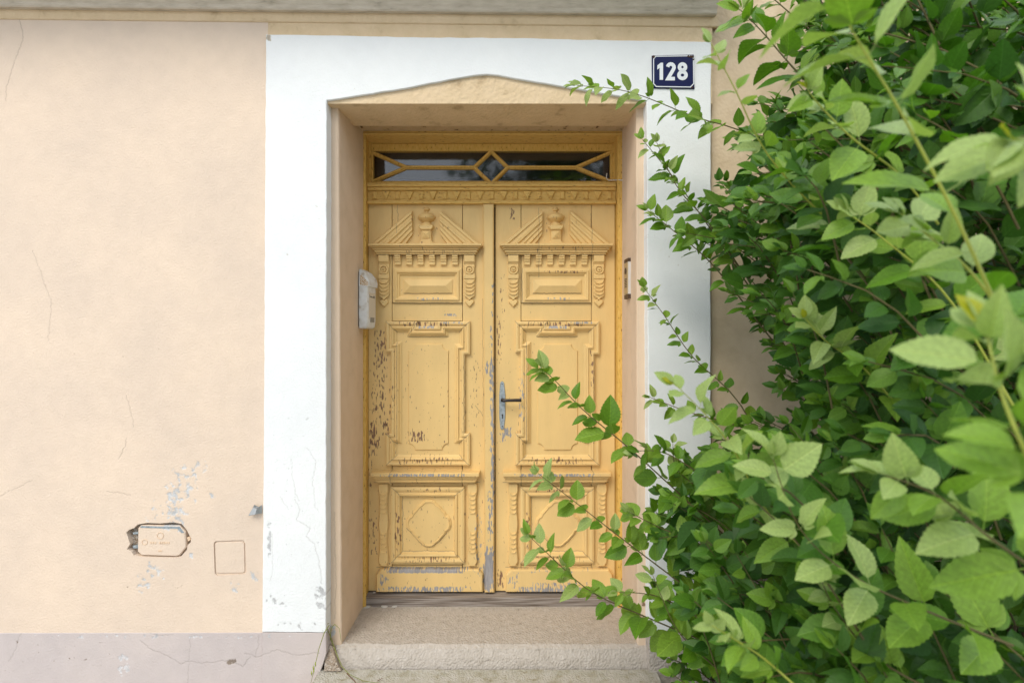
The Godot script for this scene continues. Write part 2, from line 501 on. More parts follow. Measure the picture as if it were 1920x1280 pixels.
func door_paint() -> StandardMaterial3D:
	var s := []
	for dx in [0, 242]:
		s.append_array([[800 + dx, 607, 78, 6, 0.50, 1], [800 + dx, 613, 26, 4, 0.66, 0], [845 + dx, 605, 32, 3, 0.56, 0], [800 + dx, 885, 100, 4, 0.66, 0], [800 + dx, 1066, 100, 5, 0.82 if dx == 0 else 0.3, 0], [800 + dx, 1101, 100, 8, 0.66, 0],
			[800 + dx, 862, 76, 9, 0.44, 1], [803 + dx, 560, 40, 4, 0.45, 0], [800 + dx, 470, 100, 10, 0.30, 1], [800 + dx, 430, 100, 40, 0.23, 1], [735 + dx, 760, 10, 110, 0.34, 1], [800 + dx, 1046, 66, 8, 0.42, 1], [746 + dx, 990, 8, 50, 0.46, 1], [800 + dx, 917, 66, 5, 0.4, 1], [720 + dx, 1085, 14, 22, 0.46, 0]])
	s.append_array([[713, 665, 18, 70, 0.46, 1], [702, 750, 10, 60, 0.40, 1], [699, 820, 9, 40, 0.62, 1], [716, 740, 9, 80, 0.46, 1], [722, 800, 8, 20, 0.56, 1], [780, 818, 24, 14, 0.56, 1], [788, 815, 6, 14, 0.6, 1], [707, 830, 10, 20, 0.50, 1],
		[922, 700, 6, 40, 0.66, 0], [923, 790, 5, 90, 0.62, 0], [920, 960, 7, 60, 0.58, 0], [917, 1060, 11, 50, 0.86, 0], [912, 1080, 8, 30, 0.9, 0], [924, 880, 5, 60, 0.66, 0], [924, 560, 4, 60, 0.42, 0], [913, 690, 5, 18, 0.55, 0], [921, 640, 4, 40, 0.5, 0],
		[949, 810, 12, 12, 0.66, 0], [942, 820, 8, 16, 0.5, 0], [978, 740, 8, 70, 0.44, 0], [1012, 690, 12, 14, 0.3, 0], [1060, 510, 46, 3, 0.55, 1], [936, 640, 8, 60, 0.42, 1], [941, 560, 10, 60, 0.32, 1], [1045, 1096, 70, 12, 0.58, 0], [938, 1085, 8, 22, 0.62, 1],
		[700, 1000, 10, 60, 0.38, 1], [897, 1020, 9, 80, 0.40, 0], [890, 740, 14, 120, 0.30, 1], [820, 950, 280, 560, 0.215, 1], [960, 400, 7, 14, 0.6, 1], [694, 900, 5, 200, 0.36, 1], [1110, 690, 6, 60, 0.42, 1], [1100, 825, 18, 6, 0.6, 1], [842, 590, 16, 3, 0.7, 0]])
	var dirt := [[0.5, [745, 382], [746, 440]], [0.5, [1010, 390], [1010, 520]], [0.5, [905, 560], [906, 800]], [0.5, [891, 760], [906, 780]], [0.5, [1108, 400], [1109, 560]]]
	for dx in [0.0, 242.0]:
		var runs := [[[724, 872], [882, 872]], [[724, 811], [745, 832]], [[881, 811], [860, 832]], [[724, 872], [745, 852]], [[882, 872], [861, 852]], [[745, 832], [745, 640]], [[871, 664], [871, 811]], [[724, 602], [745, 623]], [[764, 631], [842, 631]], [[784, 603], [764, 631]], [[881, 603], [861, 623]], [[734, 912], [755, 930]], [[872, 912], [851, 930]],
			[[734, 1053], [755, 1033]], [[872, 1053], [851, 1033]], [[755, 930], [755, 1033]], [[734, 1054], [872, 1054]], [[755, 930], [851, 930]], [[755, 1033], [851, 1033]], [[737, 568], [866, 568]], [[737, 503], [737, 568]], [[705, 479], [895, 479]], [[701, 904], [900, 904]], [[735, 870], [735, 906]], [[867, 870], [867, 906]], [[757, 550], [848, 550]], [[762, 990], [775, 1004], [790, 1020], [805, 1026], [820, 1018], [838, 1000]], [[706, 1063], [898, 1063]]]
		for q in runs:
			var c := [0.62]
			for e in q:
				c.append([e[0] + dx, e[1]])
			dirt.append(c)
	return worn(BOX_DOOR, 1.5, Color(0.77, 0.555, 0.245), 0.12, [Color(0.34, 0.33, 0.34), Color(0.24, 0.14, 0.085)], s,
		dirt, 7, true, 0.5, 0.22)


# ---------------------------------------------------------------- the house
func build_house() -> void:
	var H := thing("house", "cream plastered house front with a white painted door surround and grey plinth", "house")
	# wall: the part in front carries two openings, a broken one round the box cover and a square one
	var fr := wrect(BOX_WALL, ZW)
	var w := mb(fr)
	var yl := 1187.0
	w.prism(QS([[-320, 16], [502, 24], [502, 960], [-320, 960]], ZW), -0.3, ZW, 0.0)
	var ragged := QS([[236, 998], [241, 993], [250, 990], [257, 983], [275, 980], [300, 981], [325, 979], [340, 982], [349, 992], [354, 1002], [358, 1009], [357, 1016], [351, 1022], [350, 1030], [338, 1044], [325, 1045.5], [300, 1045], [268, 1044], [258, 1043], [250, 1041], [246, 1034], [237, 1029], [243, 1020], [240, 1010]], ZW)
	holed(w, QS([[-320, 960], [380, 960], [380, yl], [-320, yl]], ZW), ragged, ZW, 0.03)
	var sq := []
	for c in [[402, 1016, 180], [456, 1014, 270], [459, 1073, 0], [404, 1076, 90]]:
		for q in 4:
			var an := deg_to_rad(c[2] + q * 30.0)
			sq.append([c[0] + (4.0 if c[0] < 430 else -3.0) + cos(an) * 6.0, c[1] + (4.0 if c[1] < 1050 else -3.0) + sin(an) * 6.0])
	holed(w, QS([[380, 960], [502, 960], [502, yl], [380, yl]], ZW), QS(sq, ZW), ZW, 0.008)
	put(w, "wall", M.wall, H)
	var core := mb()
	core.box(-6.0, -2.0, 0.0, 3.36, -0.30, -0.075)
	core.hull8([Vector3(-2.0, 0, -0.075), Vector3(-0.95, 0, -0.075), Vector3(-0.95, 0, -0.3), Vector3(-2.0, 0, -0.3), Vector3(-2.0, 3.3, -0.075), Vector3(-0.95, 3.3, -0.075), Vector3(-0.95, 3.3, -0.3), Vector3(-2.0, 3.3, -0.3)])
	put(core, "masonry_core", M.masonry, H)
	var far := mb()
	var xe := P(-320, 0, ZW).x
	far.box(-6.0, xe, 0.0, 3.36, -0.30, ZW)
	put(far, "wall", M.cover, H)
	var band := mb()
	var bx0 := P(502, 0, ZW).x
	band.box(bx0, P(1336, 0, ZW).x, 2.9, 3.36, -0.3, ZW)
	put(band, "lintel", M.fascia, H)
	# plinth, flush with the wall, and the two pieces below the white posts
	var p := mb(wrect(BOX_PLINTH, ZW + 0.002))
	p.prism(QS([[-320, yl], [491.5, yl - 1], [491.5, 1400], [-320, 1400]], ZW + 0.002), -0.3, ZW + 0.002, 0.0015)
	put(p, "plinth", M.plinth, H)
	var pl := mb(wrect(BOX_PLINTH, 0.0))
	pl.prism(QS([[490.5, 1186], [611, 1187], [611, 1225], [605, 1245], [599, 1262], [598, 1330], [490.5, 1330]], 0.0), -0.3, -0.002, 0.002)
	put(pl, "plinth", M.plinth, H)
	var pr := mb()
	pr.prism(QS([[1217, 1187], [1333, 1186], [1333, 1330], [1217, 1330]], 0.0), -0.3, -0.002, 0.002)
	put(pr, "plinth", M.concrete, H)
	# white surround
	var s := mb(wrect(BOX_WHITE, 0.0))
	s.prism(QS(wobble([[491, 1185], [494, 800], [496, 400], [498, 64], [640, 66], [760, 69], [1000, 71], [1100, 74], [1334, 78], [1333, 500], [1333, 1185], [1217, 1186], [1216, 800], [1213, 189], [1060, 163], [960, 146], [935, 141], [912, 139], [890, 141], [860, 146], [750, 167], [612, 188], [611.5, 600], [611, 1186]], 1.1, 16.0, 4), 0.0), -0.20, 0.0, 0.003)
	put(s, "door_surround", M.white, H)
	# strip of plaster inside it with the gable-shaped lintel
	var t := mb(wrect(BOX_STRIP, ZS))
	t.prism(QS(wobble([[596, 1240], [596, 170], [912, 120], [1236, 170], [1236, 1240], [1196, 1240], [1195, 600], [1193, 193], [914, 192], [634, 193], [637, 600], [640, 1240]], 1.0, 18.0, 9), ZS), -0.30, ZS, 0.005)
	put(t, "gable_strip", M.strip, H)
	# reveals
	var fl := P(634, 0, ZS).x
	var flb := P(640, 0, ZS).x
	var bl := P(680, 0, -0.45).x
	var frt := P(1193, 0, ZS).x
	var frb := P(1196, 0, ZS).x
	var br := P(1167.5, 0, -0.45).x
	var yt := P(0, 192.5, ZS).y
	var ytb := P(0, 244, -0.45).y
	var z0 := ZS - 0.012
	var rl := mb()
	rl.hull8([Vector3(flb + 0.001, 0, z0), Vector3(bl - 0.004, 0, -0.47), Vector3(bl - 0.3, 0, -0.47), Vector3(fl - 0.3, 0, z0), Vector3(fl + 0.001, yt + 0.1, z0), Vector3(bl, yt + 0.1, -0.47), Vector3(bl - 0.3, yt + 0.1, -0.47), Vector3(fl - 0.3, yt + 0.1, z0)])
	put(rl, "reveal", M.reveal, H)
	var rr := mb()
	rr.hull8([Vector3(frb, 0, z0), Vector3(br, 0, -0.47), Vector3(br + 0.3, 0, -0.47), Vector3(frt + 0.3, 0, z0), Vector3(frt, yt + 0.1, z0), Vector3(br, yt + 0.1, -0.47), Vector3(br + 0.3, yt + 0.1, -0.47), Vector3(frt + 0.3, yt + 0.1, z0)])
	put(rr, "reveal", M.reveal, H)
	var rs := mb()
	rs.hull8([Vector3(-1.1, yt, z0), Vector3(0.9, yt, z0), Vector3(0.9, ytb, -0.47), Vector3(-1.1, ytb, -0.47), Vector3(-1.1, yt + 0.3, z0), Vector3(0.9, yt + 0.3, z0), Vector3(0.9, yt + 0.3, -0.47), Vector3(-1.1, yt + 0.3, -0.47)])
	put(rs, "soffit", M.soffit, H)
	# cornice: two thin fillets and a cove, running slightly out of level
	var c := mb()
	var prof := [[3.330, -0.02], [3.326, 0.020], [3.331, 0.026], [3.345, 0.030], [3.352, 0.036], [3.375, 0.046], [3.40, 0.062], [3.425, 0.09], [3.45, 0.13], [3.47, 0.18], [3.475, 0.22], [3.53, 0.22], [3.53, -0.3]]
	cornice_run(c, prof, -6.0, P(1348, 0, 0.05).x, 0.011)
	put(c, "cornice", M.cornice, H)
	var f1 := mb()
	cornice_run(f1, [[3.285, ZW - 0.01], [3.285, -0.011], [3.288, -0.008], [3.331, -0.004], [3.34, -0.3]], -6.0, P(1348, 0, 0.0).x, 0.011)
	put(f1, "fillet", M.fascia, H)
	var rf := mb()
	rf.hull8([Vector3(-6, 3.53, 0.32), Vector3(1.0, 3.50, 0.32), Vector3(1.0, 5.6, -3.4), Vector3(-6, 5.6, -3.4), Vector3(-6, 3.60, 0.32), Vector3(1.0, 3.57, 0.32), Vector3(1.0, 5.67, -3.4), Vector3(-6, 5.67, -3.4)])
	put(rf, "roof", M.masonry, H)
	# the dark hall behind the glass
	var hall := mb()
	hall.box(-1.5, 1.3, 0.0, 3.5, -3.1, -3.0)
	hall.box(-1.5, -1.4, 0.0, 3.5, -3.0, -0.475)
	hall.box(1.2, 1.3, 0.0, 3.5, -3.0, -0.475)
	hall.box(-1.4, 1.2, 3.4, 3.5, -3.0, -0.475)
	hall.box(-1.4, 1.2, 0.0, 0.2, -3.0, -0.7)
	put(hall, "hall", M.dark, H)

func holed(b: MB, outer: PackedVector2Array, hole: PackedVector2Array, z: float, depth: float) -> void:
	# a flat ring: the outer rectangle is cut into strips that fan to the hole, so the opening is real
	if Geometry2D.is_polygon_clockwise(outer):
		outer.reverse()
	if Geometry2D.is_polygon_clockwise(hole):
		hole.reverse()
	# cut at the hole's highest and lowest points into a piece on each side
	var lo := 0
	var hi := 0
	for i in hole.size():
		if hole[i].y < hole[lo].y:
			lo = i
		if hole[i].y > hole[hi].y:
			hi = i
	var x0 := minf(outer[0].x, minf(outer[1].x, outer[2].x))
	var x1 := maxf(outer[0].x, maxf(outer[1].x, outer[2].x))
	var y0 := minf(outer[0].y, minf(outer[1].y, outer[2].y))
	var y1 := maxf(outer[0].y, maxf(outer[1].y, outer[2].y))
	for part in 2:
		var poly := PackedVector2Array()
		var i := lo
		if part == 0:       # hole runs counter-clockwise: lowest -> highest is its right side
			while i != hi:
				poly.append(hole[i])
				i = (i + 1) % hole.size()
			poly.append(hole[hi])
			poly.append_array([Vector2(hole[hi].x, y1), Vector2(x1, y1), Vector2(x1, y0), Vector2(hole[lo].x, y0)])
		else:
			while i != hi:
				poly.append(hole[i])
				i = (i + hole.size() - 1) % hole.size()
			poly.append(hole[hi])
			poly.append_array([Vector2(hole[hi].x, y1), Vector2(x0, y1), Vector2(x0, y0), Vector2(hole[lo].x, y0)])
		var ix := Geometry2D.triangulate_polygon(poly)
		if ix.is_empty():
			print("hole piece failed")
		for k in range(0, ix.size(), 3):
			b.tri(Vector3(poly[ix[k]].x, poly[ix[k]].y, z), Vector3(poly[ix[k + 1]].x, poly[ix[k + 1]].y, z), Vector3(poly[ix[k + 2]].x, poly[ix[k + 2]].y, z), Vector3(0, 0, 1))
	for i in hole.size():
		var p := hole[i]
		var q := hole[(i + 1) % hole.size()]
		var e := q - p
		b.quad(Vector3(p.x, p.y, z), Vector3(q.x, q.y, z), Vector3(q.x, q.y, z - depth), Vector3(p.x, p.y, z - depth), Vector3(-e.y, e.x, 0))

func cornice_run(b: MB, prof: Array, x0: float, x1: float, slope: float) -> void:
	var steps := 24
	for i in steps:
		var xa := lerpf(x0, x1, float(i) / steps)
		var xb := lerpf(x0, x1, float(i + 1) / steps)
		for k in prof.size() - 1:
			var oa := -slope * (xa + 0.5)
			var ob := -slope * (xb + 0.5)
			var d := Vector2(prof[k + 1][0] - prof[k][0], prof[k + 1][1] - prof[k][1])
			b.quad(Vector3(xa, prof[k][0] + oa, prof[k][1]), Vector3(xb, prof[k][0] + ob, prof[k][1]), Vector3(xb, prof[k + 1][0] + ob, prof[k + 1][1]), Vector3(xa, prof[k + 1][0] + oa, prof[k + 1][1]), Vector3(0, -d.y, d.x))
	for e in [[x0, -1.0], [x1, 1.0]]:
		var o: float = -slope * (e[0] + 0.5)
		var last: Array = prof[-1]
		for k in prof.size() - 2:
			b.tri(Vector3(e[0], last[0] + o, last[1]), Vector3(e[0], prof[k][0] + o, prof[k][1]), Vector3(e[0], prof[k + 1][0] + o, prof[k + 1][1]), Vector3(e[1], 0, 0))

func build_side_wall() -> void:
	var S := thing("garden_wall", "beige plastered wall behind the leafy shrub with rubble stones bared at its foot", "wall", Vector3(1.0, 0, -0.1))
	S.set_meta("kind", "thing")
	var w := mb()
	var z := -0.055
	var xs := P(1334.5, 0, z).x
	var poly := PackedVector2Array([Vector2(xs, 4.4)])
	poly.append(Vector2(xs, P(0, 1052, z).y))
	var jag := [[1350, 1056], [1358, 1045], [1372, 1052], [1384, 1040], [1402, 1058], [1425, 1049], [1440, 1070], [1452, 1066], [1470, 1080], [1500, 1071], [1540, 1090], [1580, 1078], [1650, 1095], [1720, 1080], [1800, 1100], [1900, 1085], [2100, 1090], [2500, 1080]]
	for j in jag:
		poly.append(Q(j[0], j[1], z))
	poly.append(Vector2(5.0, 0.6))
	poly.append(Vector2(5.0, 4.4))
	w.prism(poly, -0.3, z, 0.004)
	put(w, "plaster", M.side, S)
	var back := mb()
	back.box(xs + 0.002, 5.0, 0.0, 4.3, -0.32, -0.095)
	put(back, "mortar", M.rubble, S)
	rng.seed = 5
	for row in 6:
		var x := xs + 0.015 - rng.randf() * 0.04
		while x < 2.5:
			var ww := rng.randf_range(0.07, 0.17)
			var y := 0.0 + row * 0.115
			var hgt := rng.randf_range(0.075, 0.105)
			var pts := PackedVector2Array()
			for k in 9:
				var an := TAU * k / 9.0
				var rr := rng.randf_range(0.82, 1.08)
				pts.append(Vector2(maxf(xs + 0.003, x + ww * 0.5 + cos(an) * ww * 0.5 * rr), maxf(0.004, y + 0.055 + sin(an) * hgt * 0.53 * rr)))
			var b := mb()
			b.prism(pts, -0.12, -0.072 + rng.randf_range(-0.012, 0.012), 0.01)
			put(b, "stone", M.rubble, S)
			x += ww + 0.012

func build_steps() -> void:
	var slab := thing("doorstep", "worn concrete doorstep slab directly below the wooden threshold", "step")
	var b := mb()
	var ys := P(0, 1212, -0.05).y
	var yb := P(0, 1134, -0.5).y
	# the tread: a grid with a crumbling nose
	rng.seed = 17
	var n := 40
	var x0 := P(628, 0, -0.05).x
	var x1 := P(1218, 0, -0.05).x
	var noise := FastNoiseLite.new()
	noise.frequency = 6.0
	noise.seed = 3
	var y_low := P(0, 1254, -0.03).y
	for i in n:
		var e := []
		for q in [i, i + 1]:
			var x := lerpf(x0, x1, float(q) / n)
			var nz := noise.get_noise_2d(x, 0) * 0.012
			var ny := noise.get_noise_2d(x * 2.0, 5) * 0.006
			e.append([Vector3(x, yb + 0.002, -0.62), Vector3(x, ys + ny * 0.4, -0.075 + nz), Vector3(x, ys - 0.012 + ny, -0.055 + nz * 0.8), Vector3(x, ys - 0.05 + ny, -0.040 + nz * 0.5), Vector3(x, y_low - 0.02, -0.028)])
		for k in 4:
			b.quad(e[0][k], e[1][k], e[1][k + 1], e[0][k + 1], Vector3(0, 1, 0.6))
	b.hull8([Vector3(x0 + 0.001, 0.0, -0.62), Vector3(x1 - 0.001, 0.0, -0.62), Vector3(x1 - 0.001, 0.0, -0.06), Vector3(x0 + 0.001, 0.0, -0.06), Vector3(x0 + 0.001, ys - 0.05, -0.62), Vector3(x1 - 0.001, ys - 0.05, -0.62), Vector3(x1 - 0.001, ys - 0.06, -0.085), Vector3(x0 + 0.001, ys - 0.06, -0.085)])
	put(b, "tread", M.concrete, slab)
	# a rough mortar nib at its end
	var nib := mb()
	var A := P(610, 1212, -0.02)
	nib.loft([[P(607, 1258, 0.0), P(640, 1258, 0.0), P(648, 1258, -0.06), P(610, 1258, -0.06)], [P(609, 1236, -0.015), P(630, 1240, -0.01), P(640, 1240, -0.06), P(612, 1236, -0.06)], [P(613, 1208, -0.04), P(622, 1211, -0.035), P(630, 1212, -0.062), P(615, 1208, -0.062)]])
	put(nib, "mortar_nib", M.rubble, slab)
	var low := thing("stone_step", "grey lichen-spotted lower stone step at the foot of the doorway", "step")
	var l := mb()
	var xa := P(597, 0, 0.0).x
	var xb := P(1232, 0, 0.0).x
	var yt := P(0, 1253, -0.03).y
	for i in n:
		var e := []
		for q in [i, i + 1]:
			var x := lerpf(xa, xb, float(q) / n)
			var ny := noise.get_noise_2d(x * 1.5, 20) * 0.005
			e.append([Vector3(x, yt + ny, -0.02), Vector3(x, yt + ny * 0.5, 0.10), Vector3(x, yt - 0.004 + ny, 0.27), Vector3(x, yt - 0.02, 0.285), Vector3(x, 0.0, 0.288)])
		for k in 4:
			l.quad(e[0][k], e[1][k], e[1][k + 1], e[0][k + 1], Vector3(0, 1, 0.6))
	for s in [[xa, -1.0], [xb, 1.0]]:
		l.quad(Vector3(s[0], 0, -0.02), Vector3(s[0], 0, 0.288), Vector3(s[0], yt - 0.02, 0.285), Vector3(s[0], yt, -0.02), Vector3(s[1], 0, 0))
	put(l, "tread", M.stone, low)
	rng.seed = 8
	var spots := [[690, 1139, "largest paint flake on the doorstep below the threshold end"], [722, 1135, "thin pale flake lying against the wooden threshold"], [742, 1135, "small pale flake beside the thin flake at the threshold"], [676, 1141, "tan plaster crumb in the corner of the doorstep"], [700, 1128, "white speck of plaster on the wooden threshold"]]
	for i in spots.size():
		var c := P(spots[i][0], spots[i][1], -0.50)
		var pts := PackedVector2Array()
		var r: float = [0.020, 0.017, 0.013, 0.016, 0.006][i]
		for k in 7:
			var an := TAU * k / 7.0
			var rr := r * rng.randf_range(0.6, 1.1)
			pts.append(Vector2(cos(an) * rr * 1.3, sin(an) * rr * 0.7))
		var f := mb()
		f.prism(pts, 0.0, 0.004, 0.001)
		var o := MeshInstance3D.new()
		o.name = numbered("plaster_flake")
		o.mesh = f.mesh()
		o.mesh.surface_set_material(0, M.flake if i != 3 else M.cover)
		add_child(o)
		o.position = Vector3(c.x, yb + 0.004 if i != 4 else P(0, 1120, -0.52).y + 0.004, c.z + 0.03 if i != 4 else -0.515)
		if i == 4:
			o.position.y = threshold_top() + 0.001
		o.rotation.x = -PI / 2 + 0.12
		tag(o, spots[i][2], "flake", "flakes on the doorstep")

func threshold_top() -> float:
	return P(0, 1107, -0.545).y


# ---------------------------------------------------------------- door frame, fanlight
func build_frame() -> void:
	var F := thing("door_frame", "yellow painted wooden door frame with a fanlight and grey worn threshold", "door frame", Vector3(-0.05, 0.3, -0.5))
	F.set_meta("kind", "thing")
	var yt := P(0, 246, -0.45).y
	var y0 := 0.2
	var xl := P(680, 0, -0.45).x
	var xr := P(1167.5, 0, -0.45).x
	var il := P(690, 0, ZD).x
	var ir := P(1154, 0, ZD).x
	for s in [[xl - 0.12, xl + 0.008, il, 0], [xr + 0.12, xr - 0.020, ir, 1]]:
		var b := mb()
		# front fillet, then the side face leading in to the leaf
		b.hull8([Vector3(s[0], y0, -0.462), Vector3(s[1], y0, -0.462), Vector3(s[2], y0, -0.56), Vector3(s[0], y0, -0.56), Vector3(s[0], yt + 0.02, -0.462), Vector3(s[1], yt + 0.02, -0.462), Vector3(s[2], yt + 0.02, -0.56), Vector3(s[0], yt + 0.02, -0.56)])
		var sg := 1.0 if s[3] == 0 else -1.0
		b.box(minf(s[0], s[2] + sg * 0.012), maxf(s[0], s[2] + sg * 0.012), y0, yt + 0.02, -0.64, -0.561)
		b.tube([Vector3(s[1], y0, -0.468), Vector3(s[1], yt, -0.468)], [0.006, 0.006], 8)
		put(b, "jamb", M.frame, F)
	var h := mb()
	var yh := P(0, 251, -0.455).y
	h.hull8([Vector3(xl - 0.05, yh, -0.4615), Vector3(xr + 0.05, yh, -0.4615), Vector3(xr + 0.05, yh - 0.015, -0.62), Vector3(xl - 0.05, yh - 0.015, -0.62), Vector3(xl - 0.05, yt + 0.1, -0.4615), Vector3(xr + 0.05, yt + 0.1, -0.4615), Vector3(xr + 0.05, yt + 0.1, -0.62), Vector3(xl - 0.05, yt + 0.1, -0.62)])
	h.tube([Vector3(xl, yh + 0.004, -0.462), Vector3(xr, yh + 0.004, -0.462)], [0.007, 0.007], 8)
	put(h, "head", M.soffit_wood, F)
	# transom bar
	var zb := -0.535
	var tb := mb()
	var y1 := P(0, 344.5, zb).y
	var y2 := P(0, 383, zb).y
	tb.box(il + 0.001, ir - 0.001, y2 + 0.004, y1, -0.62, zb)
	var bands := [[344.5, 348, 0.028], [348, 352, 0.036], [352, 357.5, 0.020], [376, 379.5, 0.020], [379.5, 383.5, 0.030]]
	for q in bands:
		tb.box(il + 0.002, ir - 0.002, P(0, q[1], zb).y, P(0, q[0], zb).y, zb - 0.002, zb + q[2], 0.002)
	var T := put(tb, "transom_bar", M.bar, F)
	for i in 21:
		var cx := 702.0 + i * 22.05
		var g := mb()
		if i % 2 == 0:
			g.prism(QS([[cx - 5, 359], [cx + 5, 359], [cx + 3.5, 367], [cx + 4.5, 374], [cx - 4.5, 374], [cx - 3.5, 367]], zb), zb - 0.002, zb + 0.009, 0.004)
		else:
			g.prism(QS([[cx - 8, 358.5], [cx + 8, 358.5], [cx + 0.7, 374.5], [cx - 0.7, 374.5]], zb), zb - 0.002, zb + 0.013, 0.0035)
		put(g, "carved_tooth", M.bar, T)
	# fanlight
	var zf := -0.585
	var W := mb()
	var wl := 694.0
	var wr := 1150.0
	W.prism(QS([[wl, 270], [wr, 270], [wr, 284], [wl, 284]], zf), zf - 0.03, zf + 0.012, 0.003)
	W.prism(QS([[wl, 340], [wr, 340], [wr, 348], [wl, 348]], zf), zf - 0.03, zf + 0.012, 0.003)
	W.prism(QS([[wl, 284.5], [700, 284.5], [700, 339.5], [wl, 339.5]], zf), zf - 0.03, zf + 0.010, 0.003)
	W.prism(QS([[1144, 284.5], [wr, 284.5], [wr, 339.5], [1144, 339.5]], zf), zf - 0.03, zf + 0.010, 0.003)
	var win := put(W, "fanlight", M.frame, F)
	var bars := [[[698, 286], [762, 314]], [[698, 341], [762, 314]], [[762, 314], [889, 314]], [[889, 314], [921, 284]], [[921, 284], [952, 314]], [[952, 314], [921, 345]], [[921, 345], [889, 314]], [[952, 314], [1080, 314]], [[1080, 314], [1147, 285]], [[1080, 314], [1147, 341]]]
	for q in bars:
		var b := mb()
		var a := Q(q[0][0], q[0][1], zf)
		var e := Q(q[1][0], q[1][1], zf)
		var hw := 0.0105
		b.sweep(PackedVector2Array([a, e]), false, [[-hw, -0.02], [-hw, 0.004], [-0.006, 0.007], [-0.0045, 0.015], [0.0045, 0.015], [0.006, 0.007], [hw, 0.004], [hw, -0.02]], zf + rng.randf_range(0.0, 0.0015))
		put(b, "glazing_bar", M.frame, win)
	var panes := [[[699, 286], [762, 314], [699, 341]], [[699, 286], [762, 314], [889, 314], [921, 284]], [[699, 342], [762, 314], [889, 314], [921, 345]], [[889, 314], [921, 284], [952, 314], [921, 345]], [[921, 284], [952, 314], [1080, 314], [1147, 285]], [[921, 345], [952, 314], [1080, 314], [1147, 342]], [[1080, 314], [1147, 285], [1147, 342]]]
	for i in panes.size():
		var b := mb()
		b.prism(QS(panes[i], zf), zf - 0.012, zf - 0.009)
		var yc := P(0, 314, zf).y
		for q in b.v.size():      # the panes lean out a little at the top
			var lean: float = [0.075, 0.080, 0.072, 0.075, 0.074, 0.080, 0.072][i]
			var twist: float = [0.0, 0.006, -0.008, 0.01, 0.004, -0.005, 0.0][i]
			b.v[q].z += (b.v[q].y - yc) * lean + (b.v[q].x + 0.1) * twist
			b.n[q] = Vector3(b.n[q].x - b.n[q].z * twist, b.n[q].y - b.n[q].z * lean, b.n[q].z).normalized()
		put(b, "pane", M.glass, win)
	# threshold
	var th := mb()
	var yth := threshold_top()
	var za := -0.475
	th.hull8([Vector3(xl - 0.02, yth - 0.075, za), Vector3(xr + 0.02, yth - 0.075, za), Vector3(xr + 0.02, yth - 0.075, -0.66), Vector3(xl - 0.02, yth - 0.075, -0.66), Vector3(xl - 0.02, yth - 0.010, za), Vector3(xr + 0.02, yth - 0.010, za), Vector3(xr + 0.02, yth, -0.66), Vector3(xl - 0.02, yth, -0.66)])
	put(th, "threshold", M.oldwood, F)


# ---------------------------------------------------------------- the two leaves
func rect_ccw(x0: float, y0: float, x1: float, y1: float, z: float) -> PackedVector2Array:
	return QS([[x0, y1], [x1, y1], [x1, y0], [x0, y0]], z)

